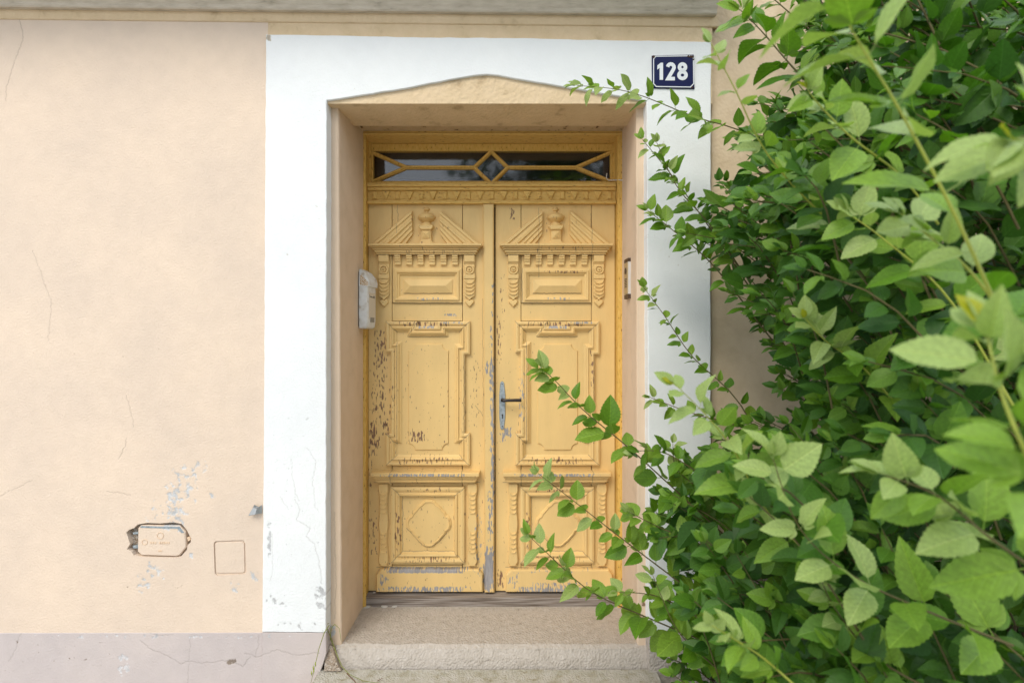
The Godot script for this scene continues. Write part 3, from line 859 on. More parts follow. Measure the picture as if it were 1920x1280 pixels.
func build_leaf(dx: float, L: Node3D, xa: float, xb: float) -> void:
	var fr := wrect(BOX_DOOR, ZD)
	var z := ZD
	var k := (CAM.z - z) / FOCAL
	var pm: Material = M.paint
	var g := 0.5
	var sl := 735.0 + dx
	var sr := 867.0 + dx
	for s in [[xa, sl - g], [sr + g, xb]]:
		var b := mb(fr)
		b.prism(QS([[s[0], 383], [s[1], 383], [s[1], 1107.5], [s[0], 1107.5]], z), z - 0.045, z, 0.0015)
		put(b, "stile", pm, L)
	var ys := [383.0, 478.0, 568.0, 602.0, 873.0, 906.0, 1060.0, 1107.5]
	for i in 7:
		var b := mb(fr)
		b.prism(QS([[sl + g, ys[i] + (g if i else 0.0)], [sr - g, ys[i] + (g if i else 0.0)], [sr - g, ys[i + 1] - g], [sl + g, ys[i + 1] - g]], z), z - 0.04, z - (0.001 if i % 2 else 0.0003), 0.001)
		put(b, "rail" if i % 2 == 0 else "panel", pm, L)
	# broken pediment: two raking mouldings
	for side in [-1.0, 1.0]:
		var b := mb(fr)
		var cx := 800.0 + dx
		var prof := [[0.0, 0.0], [0.0, 0.027], [0.04, 0.032], [0.15, 0.032], [0.18, 0.026], [0.30, 0.027], [0.34, 0.031], [0.44, 0.030], [0.50, 0.023], [0.62, 0.023], [0.66, 0.018], [0.80, 0.019], [0.85, 0.012], [0.97, 0.012], [1.0, 0.0]]
		var rows := []
		for q in prof:
			var s_px := Vector2(cx + side * (103.0 - 62.0 * q[0]), 462.0)
			var e_px := Vector2(cx + side * 26.0, 397.0 + 44.0 * q[0])
			if q[0] > 0.6:
				e_px.x += side * 0.0
			var s2 := Q(s_px.x, s_px.y, z)
			var e2 := Q(e_px.x, e_px.y, z)
			rows.append([Vector3(s2.x, s2.y, z + q[1]), Vector3(e2.x, e2.y, z + q[1])])
		for i in rows.size() - 1:
			var mid: Vector3 = Vector3(side * 0.5, 0.6, 0) * (1.0 if rows[i + 1][0].z > rows[i][0].z else -1.0)
			b.quad(rows[i][0], rows[i][1], rows[i + 1][1], rows[i + 1][0], mid + Vector3(0, 0, 2.0))
			b.quad(rows[i][1], rows[i + 1][1], Vector3(rows[i + 1][1].x, rows[i + 1][1].y, z - 0.001), Vector3(rows[i][1].x, rows[i][1].y, z - 0.001), Vector3(-side, 0, 0))
		put(b, "raking_moulding", pm, L)
	# urn on its pedestal
	var u := mb(fr)
	var cx0 := 800.0 + dx
	u.prism(QS([[cx0 - 16, 462], [cx0 - 16, 459], [cx0 - 11, 454], [cx0 - 9.5, 452], [cx0 - 9.5, 432], [cx0 + 9.5, 432], [cx0 + 9.5, 452], [cx0 + 11, 454], [cx0 + 16, 459], [cx0 + 16, 462]], z), z - 0.001, z + 0.020, 0.003)
	u.prism(QS([[cx0 - 14, 424], [cx0 + 14, 424], [cx0 + 14, 427], [cx0 + 10, 433], [cx0 - 10, 433], [cx0 - 14, 427]], z), z - 0.001, z + 0.030, 0.004)
	var U := put(u, "urn", pm, L)
	var ub := mb(fr)
	var c0 := P(cx0, 424, z)
	ub.lathe(c0, [[0.0, -0.002], [12 * k, 0.0], [11 * k, 3 * k], [8 * k, 5 * k], [7 * k, 7 * k], [12 * k, 10 * k], [16 * k, 13 * k], [17 * k, 16.5 * k], [15 * k, 20 * k], [9 * k, 23 * k], [3.5 * k, 24 * k], [2.5 * k, 26 * k], [2.5 * k, 28 * k], [5.5 * k, 29.5 * k], [6 * k, 31.5 * k], [4 * k, 34 * k], [0.0, 35 * k]], 0.72)
	put(ub, "urn_bowl", pm, U)
	var pyr := mb(fr)
	var pc := Q(cx0 + 0.0, 441.5, z)
	var hh := 7.0 * k
	pyr.sweep(PackedVector2Array([pc + Vector2(-hh, -hh), pc + Vector2(hh, -hh), pc + Vector2(hh, hh), pc + Vector2(-hh, hh)]), true, [[0.0, 0.0], [0.0, 0.003], [hh * 0.999, 0.012]], z + 0.020)
	put(pyr, "diamond_boss", pm, U)
	# shelf over the dentils
	var sh := mb(fr)
	for q in [[460, 464.5, 104.5, 0.050], [464.5, 467.0, 101.0, 0.044], [467.0, 470.5, 98.5, 0.036], [470.5, 475.0, 95.5, 0.030], [475.0, 478.5, 93.0, 0.024]]:
		sh.box(P(800 + dx - q[2], 0, z).x, P(800 + dx + q[2], 0, z).x, P(0, q[1], z).y, P(0, q[0], z).y, z - 0.001, z + q[3], 0.003)
	put(sh, "shelf_moulding", pm, L)
	for i in 6:
		var d := mb(fr)
		var x := 746.5 + dx + i * 21.4
		for q in [[478.5, 482.5, 0.020], [482.5, 486.5, 0.017], [486.5, 490.5, 0.013], [490.5, 497.0, 0.009]]:
			d.box(P(x - 5.5, 0, z).x, P(x + 5.5, 0, z).x, P(0, q[1], z).y, P(0, q[0], z).y, z - 0.001, z + q[2], 0.0015)
		put(d, "dentil", pm, L)
	# consoles
	for cx in [720.5 + dx, 880.5 + dx]:
		var b := mb(fr)
		b.prism(QS([[cx - 10, 478.5], [cx + 10, 478.5], [cx + 10, 492], [cx - 10, 492]], z), z - 0.001, z + 0.020, 0.003)
		b.prism(QS([[cx - 10, 493], [cx + 10, 493], [cx + 10, 554], [cx + 7, 557], [cx + 3, 559], [cx + 1.5, 562], [cx - 1.5, 562], [cx - 3, 559], [cx - 7, 557], [cx - 10, 554]], z), z - 0.001, z + 0.011, 0.002)
		b.prism(QS([[cx - 10.5, 515], [cx + 10.5, 515], [cx + 10.5, 523], [cx - 10.5, 523]], z), z - 0.001, z + 0.015, 0.002)
		b.prism(QS([[cx - 10.6, 489], [cx + 10.6, 489], [cx + 10.6, 494], [cx - 10.6, 494]], z), z - 0.001, z + 0.016, 0.002)
		var C := put(b, "console", pm, L)
		var r := mb(fr)
		var rc := Q(cx, 506.0, z)
		for ring in [[7.5, 2.2], [3.2, 1.8]]:
			var cp := PackedVector2Array()
			for q in 14:
				cp.append(rc + Vector2(cos(TAU * q / 14.0), sin(TAU * q / 14.0)) * ring[0] * k)
			r.sweep(cp, true, [[-ring[1] * k, 0.0], [-ring[1] * k * 0.5, 0.007], [ring[1] * k * 0.5, 0.007], [ring[1] * k, 0.0]], z + 0.010)
		r.lathe(Vector3(rc.x, rc.y - 2 * k, z + 0.011), [[0.0, 0.0], [2 * k, 1 * k], [2.3 * k, 2 * k], [2 * k, 3 * k], [0.0, 4 * k]], 1.6, 10)
		put(r, "rosette", pm, C)
		for q in 4:
			var sc := mb(fr)
			var arc := PackedVector2Array()
			for e in 7:
				var an := PI + PI * e / 6.0
				arc.append(Q(cx, 526.0 + q * 7.0, z) + Vector2(cos(an) * 8.0 * k, sin(an) * 5.5 * k))
			sc.sweep(arc, false, [[-1.6 * k, 0.0], [-0.8 * k, 0.006], [0.8 * k, 0.006], [1.6 * k, 0.0]], z + 0.0105)
			put(sc, "scale", pm, C)
		var ht := mb(fr)
		var hc := [[cx, 563], [cx + 3, 561], [cx + 8, 563], [cx + 8.5, 567], [cx + 5, 571], [cx, 576], [cx - 5, 571], [cx - 8.5, 567], [cx - 8, 563], [cx - 3, 561]]
		ht.prism(QS(hc, z), z - 0.001, z + 0.010, 0.0045)
		put(ht, "drop", pm, C)
	# upper panel
	var up := mb(fr)
	up.sweep(rect_ccw(737 + dx, 503, 866 + dx, 568, z), true, [[0.0, 0.0], [0.2 * k, 0.008], [4 * k, 0.009], [5.5 * k, 0.015], [8 * k, 0.014], [9.5 * k, 0.008], [12 * k, 0.006], [13.5 * k, -0.001]], z)
	put(up, "panel_moulding", pm, L)
	var fld := mb(fr)
	var rc2 := rect_ccw(757 + dx, 524, 848 + dx, 549.5, z)
	fld.sweep(rc2, true, [[0.0, 0.0], [0.0, 0.004], [12.6 * k, 0.014]], z - 0.001)
	put(fld, "raised_field", pm, L)
	# eared frame of the middle panel
	var ear := [[724.5, 871.5], [881.5, 871.5], [881.5, 811], [872, 811], [872, 664], [881.5, 664], [881.5, 602.5], [820.5, 602.5], [820.5, 611.5], [784, 611.5], [784, 602.5], [724.5, 602.5], [724.5, 660], [734, 660], [734, 811], [724.5, 811]]
	var ep := []
	for q in ear:
		ep.append([q[0] + dx, q[1]])
	var em := mb(fr)
	em.sweep(QS(ep, z), true, [[0.0, 0.0], [0.2 * k, 0.015], [3 * k, 0.018], [6 * k, 0.017], [7 * k, 0.011], [11 * k, 0.012], [12 * k, 0.018], [14.5 * k, 0.015], [16 * k, 0.007], [18.5 * k, 0.004], [20 * k, 0.0]], z)
	put(em, "eared_moulding", pm, L)
	var fm := mb(fr)
	var pts := []
	for c in [[766, 843, 0, -1], [841, 843, -1, 0], [841, 645, 0, 1], [766, 645, 1, 0]]:
		var sx := 1.0 if c[0] < 800 else -1.0
		var sy := 1.0 if c[1] < 700 else -1.0
		var arc := []
		for e in 6:
			var an := PI / 2 * e / 5.0
			arc.append([c[0] + dx + sx * 12.0 * cos(an), c[1] + sy * 12.0 * sin(an)])
		if (sx > 0) == (sy > 0):
			pass
		else:
			arc.reverse()
		if c[1] < 700:
			pass
		pts.append_array(arc)
	var fp := QS(pts, z)
	fm.prism(fp, z - 0.001, z + 0.005, 0.003)
	put(fm, "raised_field", pm, L)
	# ledge
	var ld := mb(fr)
	for q in [[881, 888, 99.5, 0.052], [888, 892, 97.5, 0.044], [892, 897, 95.0, 0.034], [897, 900, 93.0, 0.036], [900, 903.5, 90.5, 0.022]]:
		ld.box(P(800.5 + dx - q[2], 0, z).x, P(800.5 + dx + q[2], 0, z).x, P(0, q[1], z).y, P(0, q[0], z).y, z - 0.001, z + q[3], 0.003)
	put(ld, "ledge_moulding", pm, L)
	# lower panel
	var lp := mb(fr)
	lp.sweep(rect_ccw(733.5 + dx, 911, 871.5 + dx, 1054, z), true, [[0.0, 0.0], [0.2 * k, 0.013], [4 * k, 0.016], [8 * k, 0.014], [9.5 * k, 0.009], [13 * k, 0.010], [14.5 * k, 0.017], [17 * k, 0.015], [19 * k, 0.004], [21 * k, -0.001]], z)
	put(lp, "panel_moulding", pm, L)
	var quarter := [[42.3, 0], [40.5, 9], [36, 14.5], [33, 15.5], [31, 20.5], [25, 27], [19.5, 34], [16.5, 35.5], [14, 37.5], [11.5, 41], [6, 44.3]]
	var med := []
	for e in quarter:
		med.append([804 + dx + e[0], 980.5 + e[1]])
	for i in quarter.size():
		var e: Array = quarter[quarter.size() - 1 - i]
		med.append([804 + dx - e[0], 980.5 + e[1]])
	for i in range(1, quarter.size()):
		var e: Array = quarter[i]
		med.append([804 + dx - e[0], 980.5 - e[1]])
	for i in range(0, quarter.size() - 1):
		var e: Array = quarter[quarter.size() - 1 - i]
		med.append([804 + dx + e[0], 980.5 - e[1]])
	var mp := QS(med, z)
	if Geometry2D.is_polygon_clockwise(mp):
		mp.reverse()
	var md := mb(fr)
	md.prism(mp, z - 0.0015, z + 0.006, 0.003)
	var MD := put(md, "medallion", pm, L)
	var mr := mb(fr)
	mr.sweep(MB.offset(mp, 3.5 * k), true, [[-1.4 * k, 0.0], [-0.6 * k, 0.004], [0.6 * k, 0.004], [1.4 * k, 0.0]], z + 0.0058)
	put(mr, "bead", pm, MD)
	# side colonnettes
	for cx in [720.0 + dx, 886.0 + dx]:
		var outl := []
		var rt := [[904, 8], [908, 9.5], [918, 9.6], [926, 8], [940, 7.4], [958, 7.6], [972, 9], [984, 9.4], [996, 7.8], [1012, 7.2], [1028, 7.6], [1040, 9.2], [1050, 9.6], [1054, 8], [1056, 6], [1059, 7.5]]
		for e in rt:
			outl.append([cx + e[1], e[0]])
		for i in rt.size():
			outl.append([cx - rt[rt.size() - 1 - i][1], rt[rt.size() - 1 - i][0]])
		var b := mb(fr)
		b.prism(QS(outl, z), z - 0.001, z + 0.016, 0.005)
		var C := put(b, "colonnette", pm, L)
		for q in 10:
			var sc := mb(fr)
			var arc := PackedVector2Array()
			var yy: float = 922.0 + q * (8.5 if q < 5 else 8.6) + (34.0 if q >= 5 else 0.0) + (-4.0 if q >= 5 else 0.0)
			for e in 7:
				var an := PI + PI * e / 6.0
				arc.append(Q(cx, yy, z) + Vector2(cos(an) * 5.5 * k, sin(an) * (3.6 if q < 5 else 3.6) * k))
			sc.sweep(arc, false, [[-1.5 * k, 0.0], [-0.7 * k, 0.005], [0.7 * k, 0.005], [1.5 * k, 0.0]], z + 0.0155)
			put(sc, "scale", pm, C)
	# kick board
	var kb := mb(fr)
	kb.prism(QS([[706.5 + dx, 1106.5], [906 + dx, 1106.5], [906 + dx, 1074], [898 + dx, 1064], [716 + dx, 1064], [706.5 + dx, 1074]], z), z - 0.001, z + 0.022, 0.007)
	put(kb, "kick_board", pm, L)

func build_doors() -> void:
	var fr := wrect(BOX_DOOR, ZD)
	var L := thing("wooden_door", "carved yellow door leaf beside the white letter box, with the central cover strip", "door", P(800, 1107, ZD))
	L.set_meta("kind", "thing")
	build_leaf(0.0, L, 690.5, 909.5)
	var a := mb(fr)
	a.prism(QS([[906, 384], [926.5, 384], [927.5, 1107], [909, 1107]], ZD), ZD - 0.002, ZD + 0.024, 0.007)
	put(a, "cover_strip", M.paint, L)
	var R := thing("wooden_door", "carved yellow door leaf with the lever handle, partly behind shrub sprays", "door", P(1040, 1107, ZD))
	R.set_meta("kind", "thing")
	build_leaf(242.0, R, 929.0, 1153.0)
	# handle
	var z := ZD
	var h := mb()
	h.prism(QS([[941.5, 714], [945, 717], [947.5, 740], [947.5, 780], [945, 802], [941.5, 806], [938, 802], [936, 780], [936, 740], [938, 717]], z), z + 0.0005, z + 0.006, 0.002)
	var H := put(h, "handle_plate", M.zinc, R)
	var lv := mb()
	var c := P(942, 749, z)
	lv.tube([c + Vector3(0, 0, 0.005), c + Vector3(0, 0, 0.045), c + Vector3(0.006, 0, 0.054), c + Vector3(0.03, 0.001, 0.056), c + Vector3(0.075, 0.002, 0.054), c + Vector3(0.108, 0.001, 0.050)], [0.011, 0.009, 0.010, 0.0085, 0.009, 0.0095], 10)
	put(lv, "lever", M.iron, H)
	var kh := mb()
	var kc := Q(942, 778, z)
	kh.prism(PackedVector2Array([kc + Vector2(-0.004, 0.004), kc + Vector2(-0.004, -0.003), kc + Vector2(-0.0025, -0.006), kc + Vector2(-0.003, -0.02), kc + Vector2(0.003, -0.02), kc + Vector2(0.0025, -0.006), kc + Vector2(0.004, -0.003), kc + Vector2(0.004, 0.004), kc + Vector2(0, 0.007)]), z + 0.004, z + 0.0066)
	put(kh, "keyhole", M.iron, H)
	for y in [720.0, 799.0]:
		var sc := mb()
		sc.lathe(P(941.8, y, z + 0.006) - Vector3(0, 0.003, 0), [[0.0, 0.0], [0.003, 0.001], [0.0035, 0.003], [0.003, 0.005], [0.0, 0.006]], 0.6, 8)
		put(sc, "screw", M.iron, H)


# ---------------------------------------------------------------- fittings
func build_number() -> void:
	var N := thing("house_number_plate", "dark blue enamel house number plate reading 128 on the white surround", "number plate", P(1262, 136, 0.003))
	var b := mb()
	var z := 0.0005
	b.prism(QS([[1222, 105], [1300.5, 103], [1302, 167], [1222.5, 166]], z), 0.0005, 0.008, 0.003)
	put(b, "plate", M.enamel, N)
	var bd := mb()
	bd.sweep(QS([[1225, 112], [1229, 107], [1297, 106], [1299.5, 111], [1300, 158], [1294, 164.5], [1230, 163.5], [1225, 158]], z), true, [[-0.0022, -0.0002], [-0.0022, 0.0006], [0.0022, 0.0006], [0.0022, -0.0002]], 0.008)
	put(bd, "border", M.enamel_white, N)
	var k := CAM.z / FOCAL
	var hw := 3.3 * k
	var prof := [[-hw, -0.0002], [-hw, 0.0008], [hw, 0.0008], [hw, -0.0002]]
	var d1 := mb()
	d1.prism(QS([[1232, 124], [1238.5, 119], [1242.7, 119], [1242.7, 151], [1236.2, 151], [1236.2, 128.5], [1232, 132]], z), 0.0078, 0.0088)
	put(d1, "digit", M.enamel_white, N)
	var d2 := mb()
	var p2 := []
	for e in 9:
		var an := PI + 0.15 + (PI + 0.45) * e / 8.0
		p2.append([1257.2 + cos(an) * 6.0, 127.6 + sin(an) * 6.2])
	p2.append_array([[1252.0, 148.8], [1264.8, 148.8]])
	d2.sweep(QS(p2, z), false, prof, 0.008)
	put(d2, "digit", M.enamel_white, N)
	var d8 := mb()
	for r in [[127.2, 5.6, 5.7], [142.2, 6.6, 6.2]]:
		var cp := []
		for e in 20:
			cp.append([1279.0 + cos(TAU * e / 20.0) * r[1], r[0] + sin(TAU * e / 20.0) * r[2]])
		d8.sweep(QS(cp, z), true, prof, 0.008)
	put(d8, "digit", M.enamel_white, N)
	var rs := mb()
	rng.seed = 3
	for s in [[1296, 108, 5.0, 2.6], [1290, 107, 3.0, 2.0], [1225, 108, 3.2, 3.0], [1300, 113, 1.5, 2.5], [1223, 161, 1.5, 3.5], [1298, 165, 3.0, 1.6]]:
		var pp := []
		for e in 9:
			var an := TAU * e / 9.0
			var q := rng.randf_range(0.6, 1.15)
			pp.append([s[0] + cos(an) * s[2] * q, s[1] + sin(an) * s[3] * q])
		rs.prism(QS(pp, z), 0.004, 0.0091 + rng.randf() * 0.0003)
	put(rs, "rust_chips", M.rust, N)

func build_letter_box() -> void:
	var B := thing("letter_box", "weathered white letter box on the side of the door recess", "letter box", Vector3(-0.80, P(0, 616, -0.4).y, -0.4))
	var za := -0.355
	var zb := -0.458
	var y := func(py: float) -> float: return P(0, py, -0.40).y
	var ring := func(py: float, xf: float, xg: float, inset: float) -> Array:
		var xw := -0.832
		return [Vector3(xw, y.call(py), zb + inset), Vector3(xw, y.call(py), za - inset), Vector3(xf - 0.006 - inset, y.call(py), za - inset), Vector3(xf - inset, y.call(py), za - 0.008 - inset), Vector3(xg - inset, y.call(py), zb + 0.004 + inset), Vector3(xg - 0.006 - inset, y.call(py), zb + inset)]
	var b := mb()
	b.loft([ring.call(616, -0.786, -0.772, 0.008), ring.call(613, -0.783, -0.768, 0.002), ring.call(600, -0.783, -0.766, 0.0), ring.call(536, -0.784, -0.766, 0.0)])
	put(b, "body", M.plastic, B)
	var l := mb()
	l.loft([ring.call(538, -0.780, -0.760, -0.003), ring.call(530, -0.779, -0.759, -0.003), ring.call(522, -0.786, -0.764, -0.002), ring.call(511, -0.798, -0.782, 0.004), ring.call(506, -0.808, -0.800, 0.010)])
	var LD := put(l, "lid", M.plastic, B)
	var pl := mb()
	pl.hull8([Vector3(-0.845, y.call(612), zb + 0.01), Vector3(-0.832, y.call(612), zb + 0.01), Vector3(-0.832, y.call(612), za - 0.012), Vector3(-0.845, y.call(612), za - 0.012), Vector3(-0.845, y.call(511), zb + 0.01), Vector3(-0.832, y.call(511), zb + 0.01), Vector3(-0.832, y.call(511), za - 0.012), Vector3(-0.845, y.call(511), za - 0.012)])
	put(pl, "back_plate", M.dark, B)
	# sticker remains, name paper, small grey label on the outer face
	var face := func(t: float, py: float, out: float) -> Vector3:
		var x := lerpf(-0.7835, -0.766, t)
		var zz := lerpf(za - 0.008, zb + 0.004, t)
		return Vector3(x + out * 0.98, y.call(py), zz + out * 0.17)
	var sheet := func(called: String, t0: float, t1: float, p0: float, p1: float, out: float, mat: Material, parent: Node3D) -> Node3D:
		var s := mb()
		s.hull8([face.call(t0, p1, -0.002), face.call(t1, p1, -0.002), face.call(t1, p1, out), face.call(t0, p1, out), face.call(t0, p0, -0.002), face.call(t1, p0, -0.002), face.call(t1, p0, out), face.call(t0, p0, out)])
		return put(s, called, mat, parent)
	var paper: Node3D = sheet.call("name_paper", 0.08, 0.96, 549.0, 598.0, 0.0012, M.paper, B)
	var wr := mb()
	var zig := [[0.14, 553.0], [0.2, 557.0], [0.15, 558.0], [0.26, 555.5], [0.3, 558.2], [0.36, 555.0], [0.42, 558.4], [0.48, 555.4], [0.52, 558.4], [0.6, 556.0], [0.66, 558.6], [0.70, 553.6], [0.74, 558.8], [0.80, 554.0], [0.86, 559.0]]
	var pts := []
	var rad := []
	for q in zig:
		pts.append(face.call(q[0], q[1], 0.0018))
		rad.append(0.0009)
	wr.tube(pts, rad, 4)
	put(wr, "writing", M.ink, paper)
	sheet.call("label", 0.25, 0.78, 595.0, 604.0, 0.0022, M.greypaper, B)
	var st := mb()
	var zs := za + 0.0042
	var sp := [[-0.826, 519], [-0.816, 516], [-0.806, 521], [-0.800, 524], [-0.790, 527], [-0.782, 530], [-0.782, 536.5], [-0.800, 536.5], [-0.826, 535]]
	var pp := PackedVector2Array()
	for q in sp:
		pp.append(Vector2(q[0], y.call(q[1])))
	st.prism(pp, zs - 0.004, zs)
	put(st, "torn_sticker", M.rusty_sticker, LD)

func build_bell() -> void:
	var B := thing("doorbell_panel", "narrow doorbell panel with brown end caps on the door recess", "doorbell", Vector3(0.61, P(0, 560, -0.26).y, -0.26))
	var x0 := 0.604
	var za := -0.218
	var zb := -0.302
	var y := func(py: float) -> float: return P(0, py, -0.26).y
	var xw := func(z: float) -> float: return lerpf(P(1194, 0, ZS).x, P(1167.5, 0, -0.45).x, (z - ZS) / (-0.45 - ZS)) + 0.001
	var blk := func(p0: float, p1: float, grow: float) -> MB:
		var b := mb()
		var g := grow
		b.hull8([Vector3(x0 - g, y.call(p1), za + g), Vector3(xw.call(za), y.call(p1), za + g), Vector3(xw.call(zb), y.call(p1), zb - g), Vector3(x0 - 0.002 - g, y.call(p1), zb - g), Vector3(x0 - g, y.call(p0), za + g), Vector3(xw.call(za), y.call(p0), za + g), Vector3(xw.call(zb), y.call(p0), zb - g), Vector3(x0 - 0.002 - g, y.call(p0), zb - g)])
		return b
	put(blk.call(492.0, 552.0, 0.0), "body", M.alu, B)
	put(blk.call(485.5, 492.0, 0.002), "end_cap", M.brown_plastic, B)
	put(blk.call(552.0, 560.0, 0.002), "end_cap", M.brown_plastic, B)
	var f := mb()
	f.hull8([Vector3(x0 - 0.0035, y.call(551.0), za - 0.004), Vector3(x0, y.call(551.0), za - 0.004), Vector3(x0, y.call(551.0), zb + 0.004), Vector3(x0 - 0.0055, y.call(551.0), zb + 0.004), Vector3(x0 - 0.0035, y.call(493.0), za - 0.004), Vector3(x0, y.call(493.0), za - 0.004), Vector3(x0, y.call(493.0), zb + 0.004), Vector3(x0 - 0.0055, y.call(493.0), zb + 0.004)])
	var F := put(f, "face_plate", M.brass, B)
	var bt := mb()
	var ring := []
	for o in [-0.006, -0.0085]:
		var r := []
		for e in 12:
			r.append(Vector3(x0 + o, y.call(508.0) + sin(TAU * e / 12.0) * 0.016, -0.26 + cos(TAU * e / 12.0) * 0.016))
		ring.append(r)
	bt.loft(ring)
	put(bt, "button", M.brown_plastic, F)
	for i in 6:
		var s := mb()
		var yy: float = y.call(523.0 + i * 3.0)
		s.box(x0 - 0.0062, x0 - 0.004, yy - 0.0016, yy + 0.0016, -0.285, -0.235)
		put(s, "slot", M.dark, F)

func build_wall_fittings() -> void:
	# painted-over junction box in its broken hole
	var J := thing("junction_box", "painted-over rectangular junction box cover in a broken hole of the wall", "junction box", P(303, 1045, -0.03))
	var b := mb(wrect(BOX_WALL, ZW))
	var z := -0.02
	b.prism(QS([[258, 990], [264, 984], [336, 985], [347, 997], [348, 1026], [336, 1041], [330, 1043], [265, 1041], [257, 1034]], z), -0.066, z, 0.004)
	put(b, "lid", M.wall, J)
	var gy := mb()
	gy.prism(QS([[264, 985.5], [300, 986.5], [336, 987], [345, 998], [340, 999], [332, 991], [300, 990], [262, 989]], z), z - 0.003, z + 0.0012)
	put(gy, "bare_edge", M.zinc, J)
	var em := mb()
	for c in [[300, 1004, 6.0], [271, 1016, 5.0]]:
		var cp := []
		for e in 14:
			cp.append([c[0] + cos(TAU * e / 14.0) * c[2], c[1] + sin(TAU * e / 14.0) * c[2]])
		em.sweep(QS(cp, z), true, [[-0.0016, -0.001], [-0.0008, 0.002], [0.0008, 0.002], [0.0016, -0.001]], z)
	for i in 9:
		var x := 281.0 + i * 4.2
		if i == 3:
			continue
		em.prism(QS([[x, 1015.5], [x + 2.8, 1015.5], [x + 2.8, 1019.5], [x, 1019.5]], z), z - 0.002, z + 0.0018, 0.0006)
	em.prism(QS([[296, 1031], [303, 1031], [303, 1034], [296, 1034]], z), z - 0.002, z + 0.0015, 0.0006)
	put(em, "embossed_marks", M.cover, J)
	for q in [[[246, 999], [257, 998], [257, 1002], [247, 1003]], [[246, 1024], [258, 1023], [258, 1029], [247, 1029]], [[348, 1008], [355, 1007], [356, 1013], [350, 1016]]]:
		var t := mb()
		t.prism(QS(q, z), -0.05, z - 0.006, 0.002)
		put(t, "lug", M.zinc if q[0][0] < 300 else M.cover, J)
	var hole := mb()
	hole.prism(QS([[228, 972], [366, 972], [366, 1052], [228, 1052]], ZW), -0.074, -0.042)
	put(hole, "socket", M.rubble, J)
	var S := mb(wrect(BOX_WALL, ZW))
	var sz := ZW - 0.002
	S.prism(QS([[396, 1008], [464, 1008], [464, 1082], [396, 1082]], ZW), -0.05, ZW - 0.0075)
	S.prism(QS([[402.2, 1020], [405.5, 1016.6], [454, 1015.4], [457.2, 1018.5], [458.2, 1071], [455, 1073.8], [407.6, 1074.6], [404.2, 1071]], sz), -0.044, sz, 0.002)
	var o := put(S, "square_cover", M.wall, self)
	tag(o, "flush square cover plate painted like the wall, beside the white post", "cover plate")
	var T := mb()
	T.loft([[P(491, 946, -0.010), P(491, 962, -0.010), P(491, 961, -0.013), P(491, 947, -0.013)], [P(481, 953, 0.012), P(478, 964, 0.016), P(478, 964.5, 0.013), P(481, 954, 0.009)], [P(474, 951, 0.004), P(465.5, 966, 0.004), P(465.5, 967, 0.001), P(474, 952, 0.001)]])
	T.loft([[P(474, 951, 0.004), P(491, 952, -0.010), P(491, 953, -0.012), P(474, 952, 0.001)], [P(476, 946, 0.004), P(484, 950, -0.006), P(484, 951, -0.008), P(476, 947, 0.001)]])
	var tf := put(T, "metal_flap", M.tin, self)
	tag(tf, "bent grey tin flap sticking out beside the white post", "metal flap")
	var C := mb()
	var a := P(1135, 334, -0.575)
	var zc := -0.452
	C.tube([P(1138, 325, -0.56), P(1137, 333, -0.553), P(1141, 338, -0.54), P(1152, 337.5, -0.52), P(1160, 337, -0.462), P(1166, 338, -0.449), P(1170, 337, -0.44)], [0.003, 0.003, 0.003, 0.003, 0.003, 0.003, 0.003], 6)
	var cw := put(C, "bell_wire", M.wire, self)
	tag(cw, "short white wire stapled across the door frame below the fanlight", "wire")

func build_weed() -> void:
	var G := thing("grass_weed", "thin wild grass growing from the crack beside the doorstep", "weed", P(622, 1200, -0.06))
	var blades := [[[617, 1172, -0.02], [608, 1185, 0.01], [598, 1215, 0.03], [590, 1250, 0.04], [580, 1290, 0.05]], [[619, 1200, -0.05], [620, 1178, -0.02], [627, 1170, -0.01], [636, 1178, 0.0], [639, 1200, 0.0]], [[621, 1200, -0.05], [632, 1228, -0.02], [640, 1248, 0.02], [655, 1264, 0.06], [680, 1276, 0.08], [720, 1282, 0.09]],
		[[623, 1203, -0.05], [614, 1180, -0.02], [611, 1172, -0.02], [616, 1168, -0.02]], [[650, 1262, 0.04], [664, 1276, 0.08], [676, 1290, 0.1]], [[702, 1284, 0.06], [708, 1276, 0.07], [717, 1271, 0.08]]]
	for i in blades.size():
		var pts := []
		var rad := []
		for j in blades[i].size():
			var q: Array = blades[i][j]
			pts.append(P(q[0], q[1], q[2]))
			rad.append(0.0026 * (1.0 - 0.6 * j / (blades[i].size() - 1.0)))
		var b := mb()
		b.tube(pts, rad, 5)
		put(b, "blade", M.straw if i != 4 and i != 5 else M.red_twig, G)
	var hd := mb()
	for q in [[587, 1252, 1.0], [584, 1262, 0.8], [588, 1258, 0.9], [591, 1245, 0.7]]:
		var c := P(q[0], q[1], 0.042)
		hd.lathe(c, [[0.0, -0.012], [0.003, -0.004], [0.0035, 0.002], [0.0, 0.014]], 0.6, 6)
	put(hd, "seed_head", M.young_twig, G)


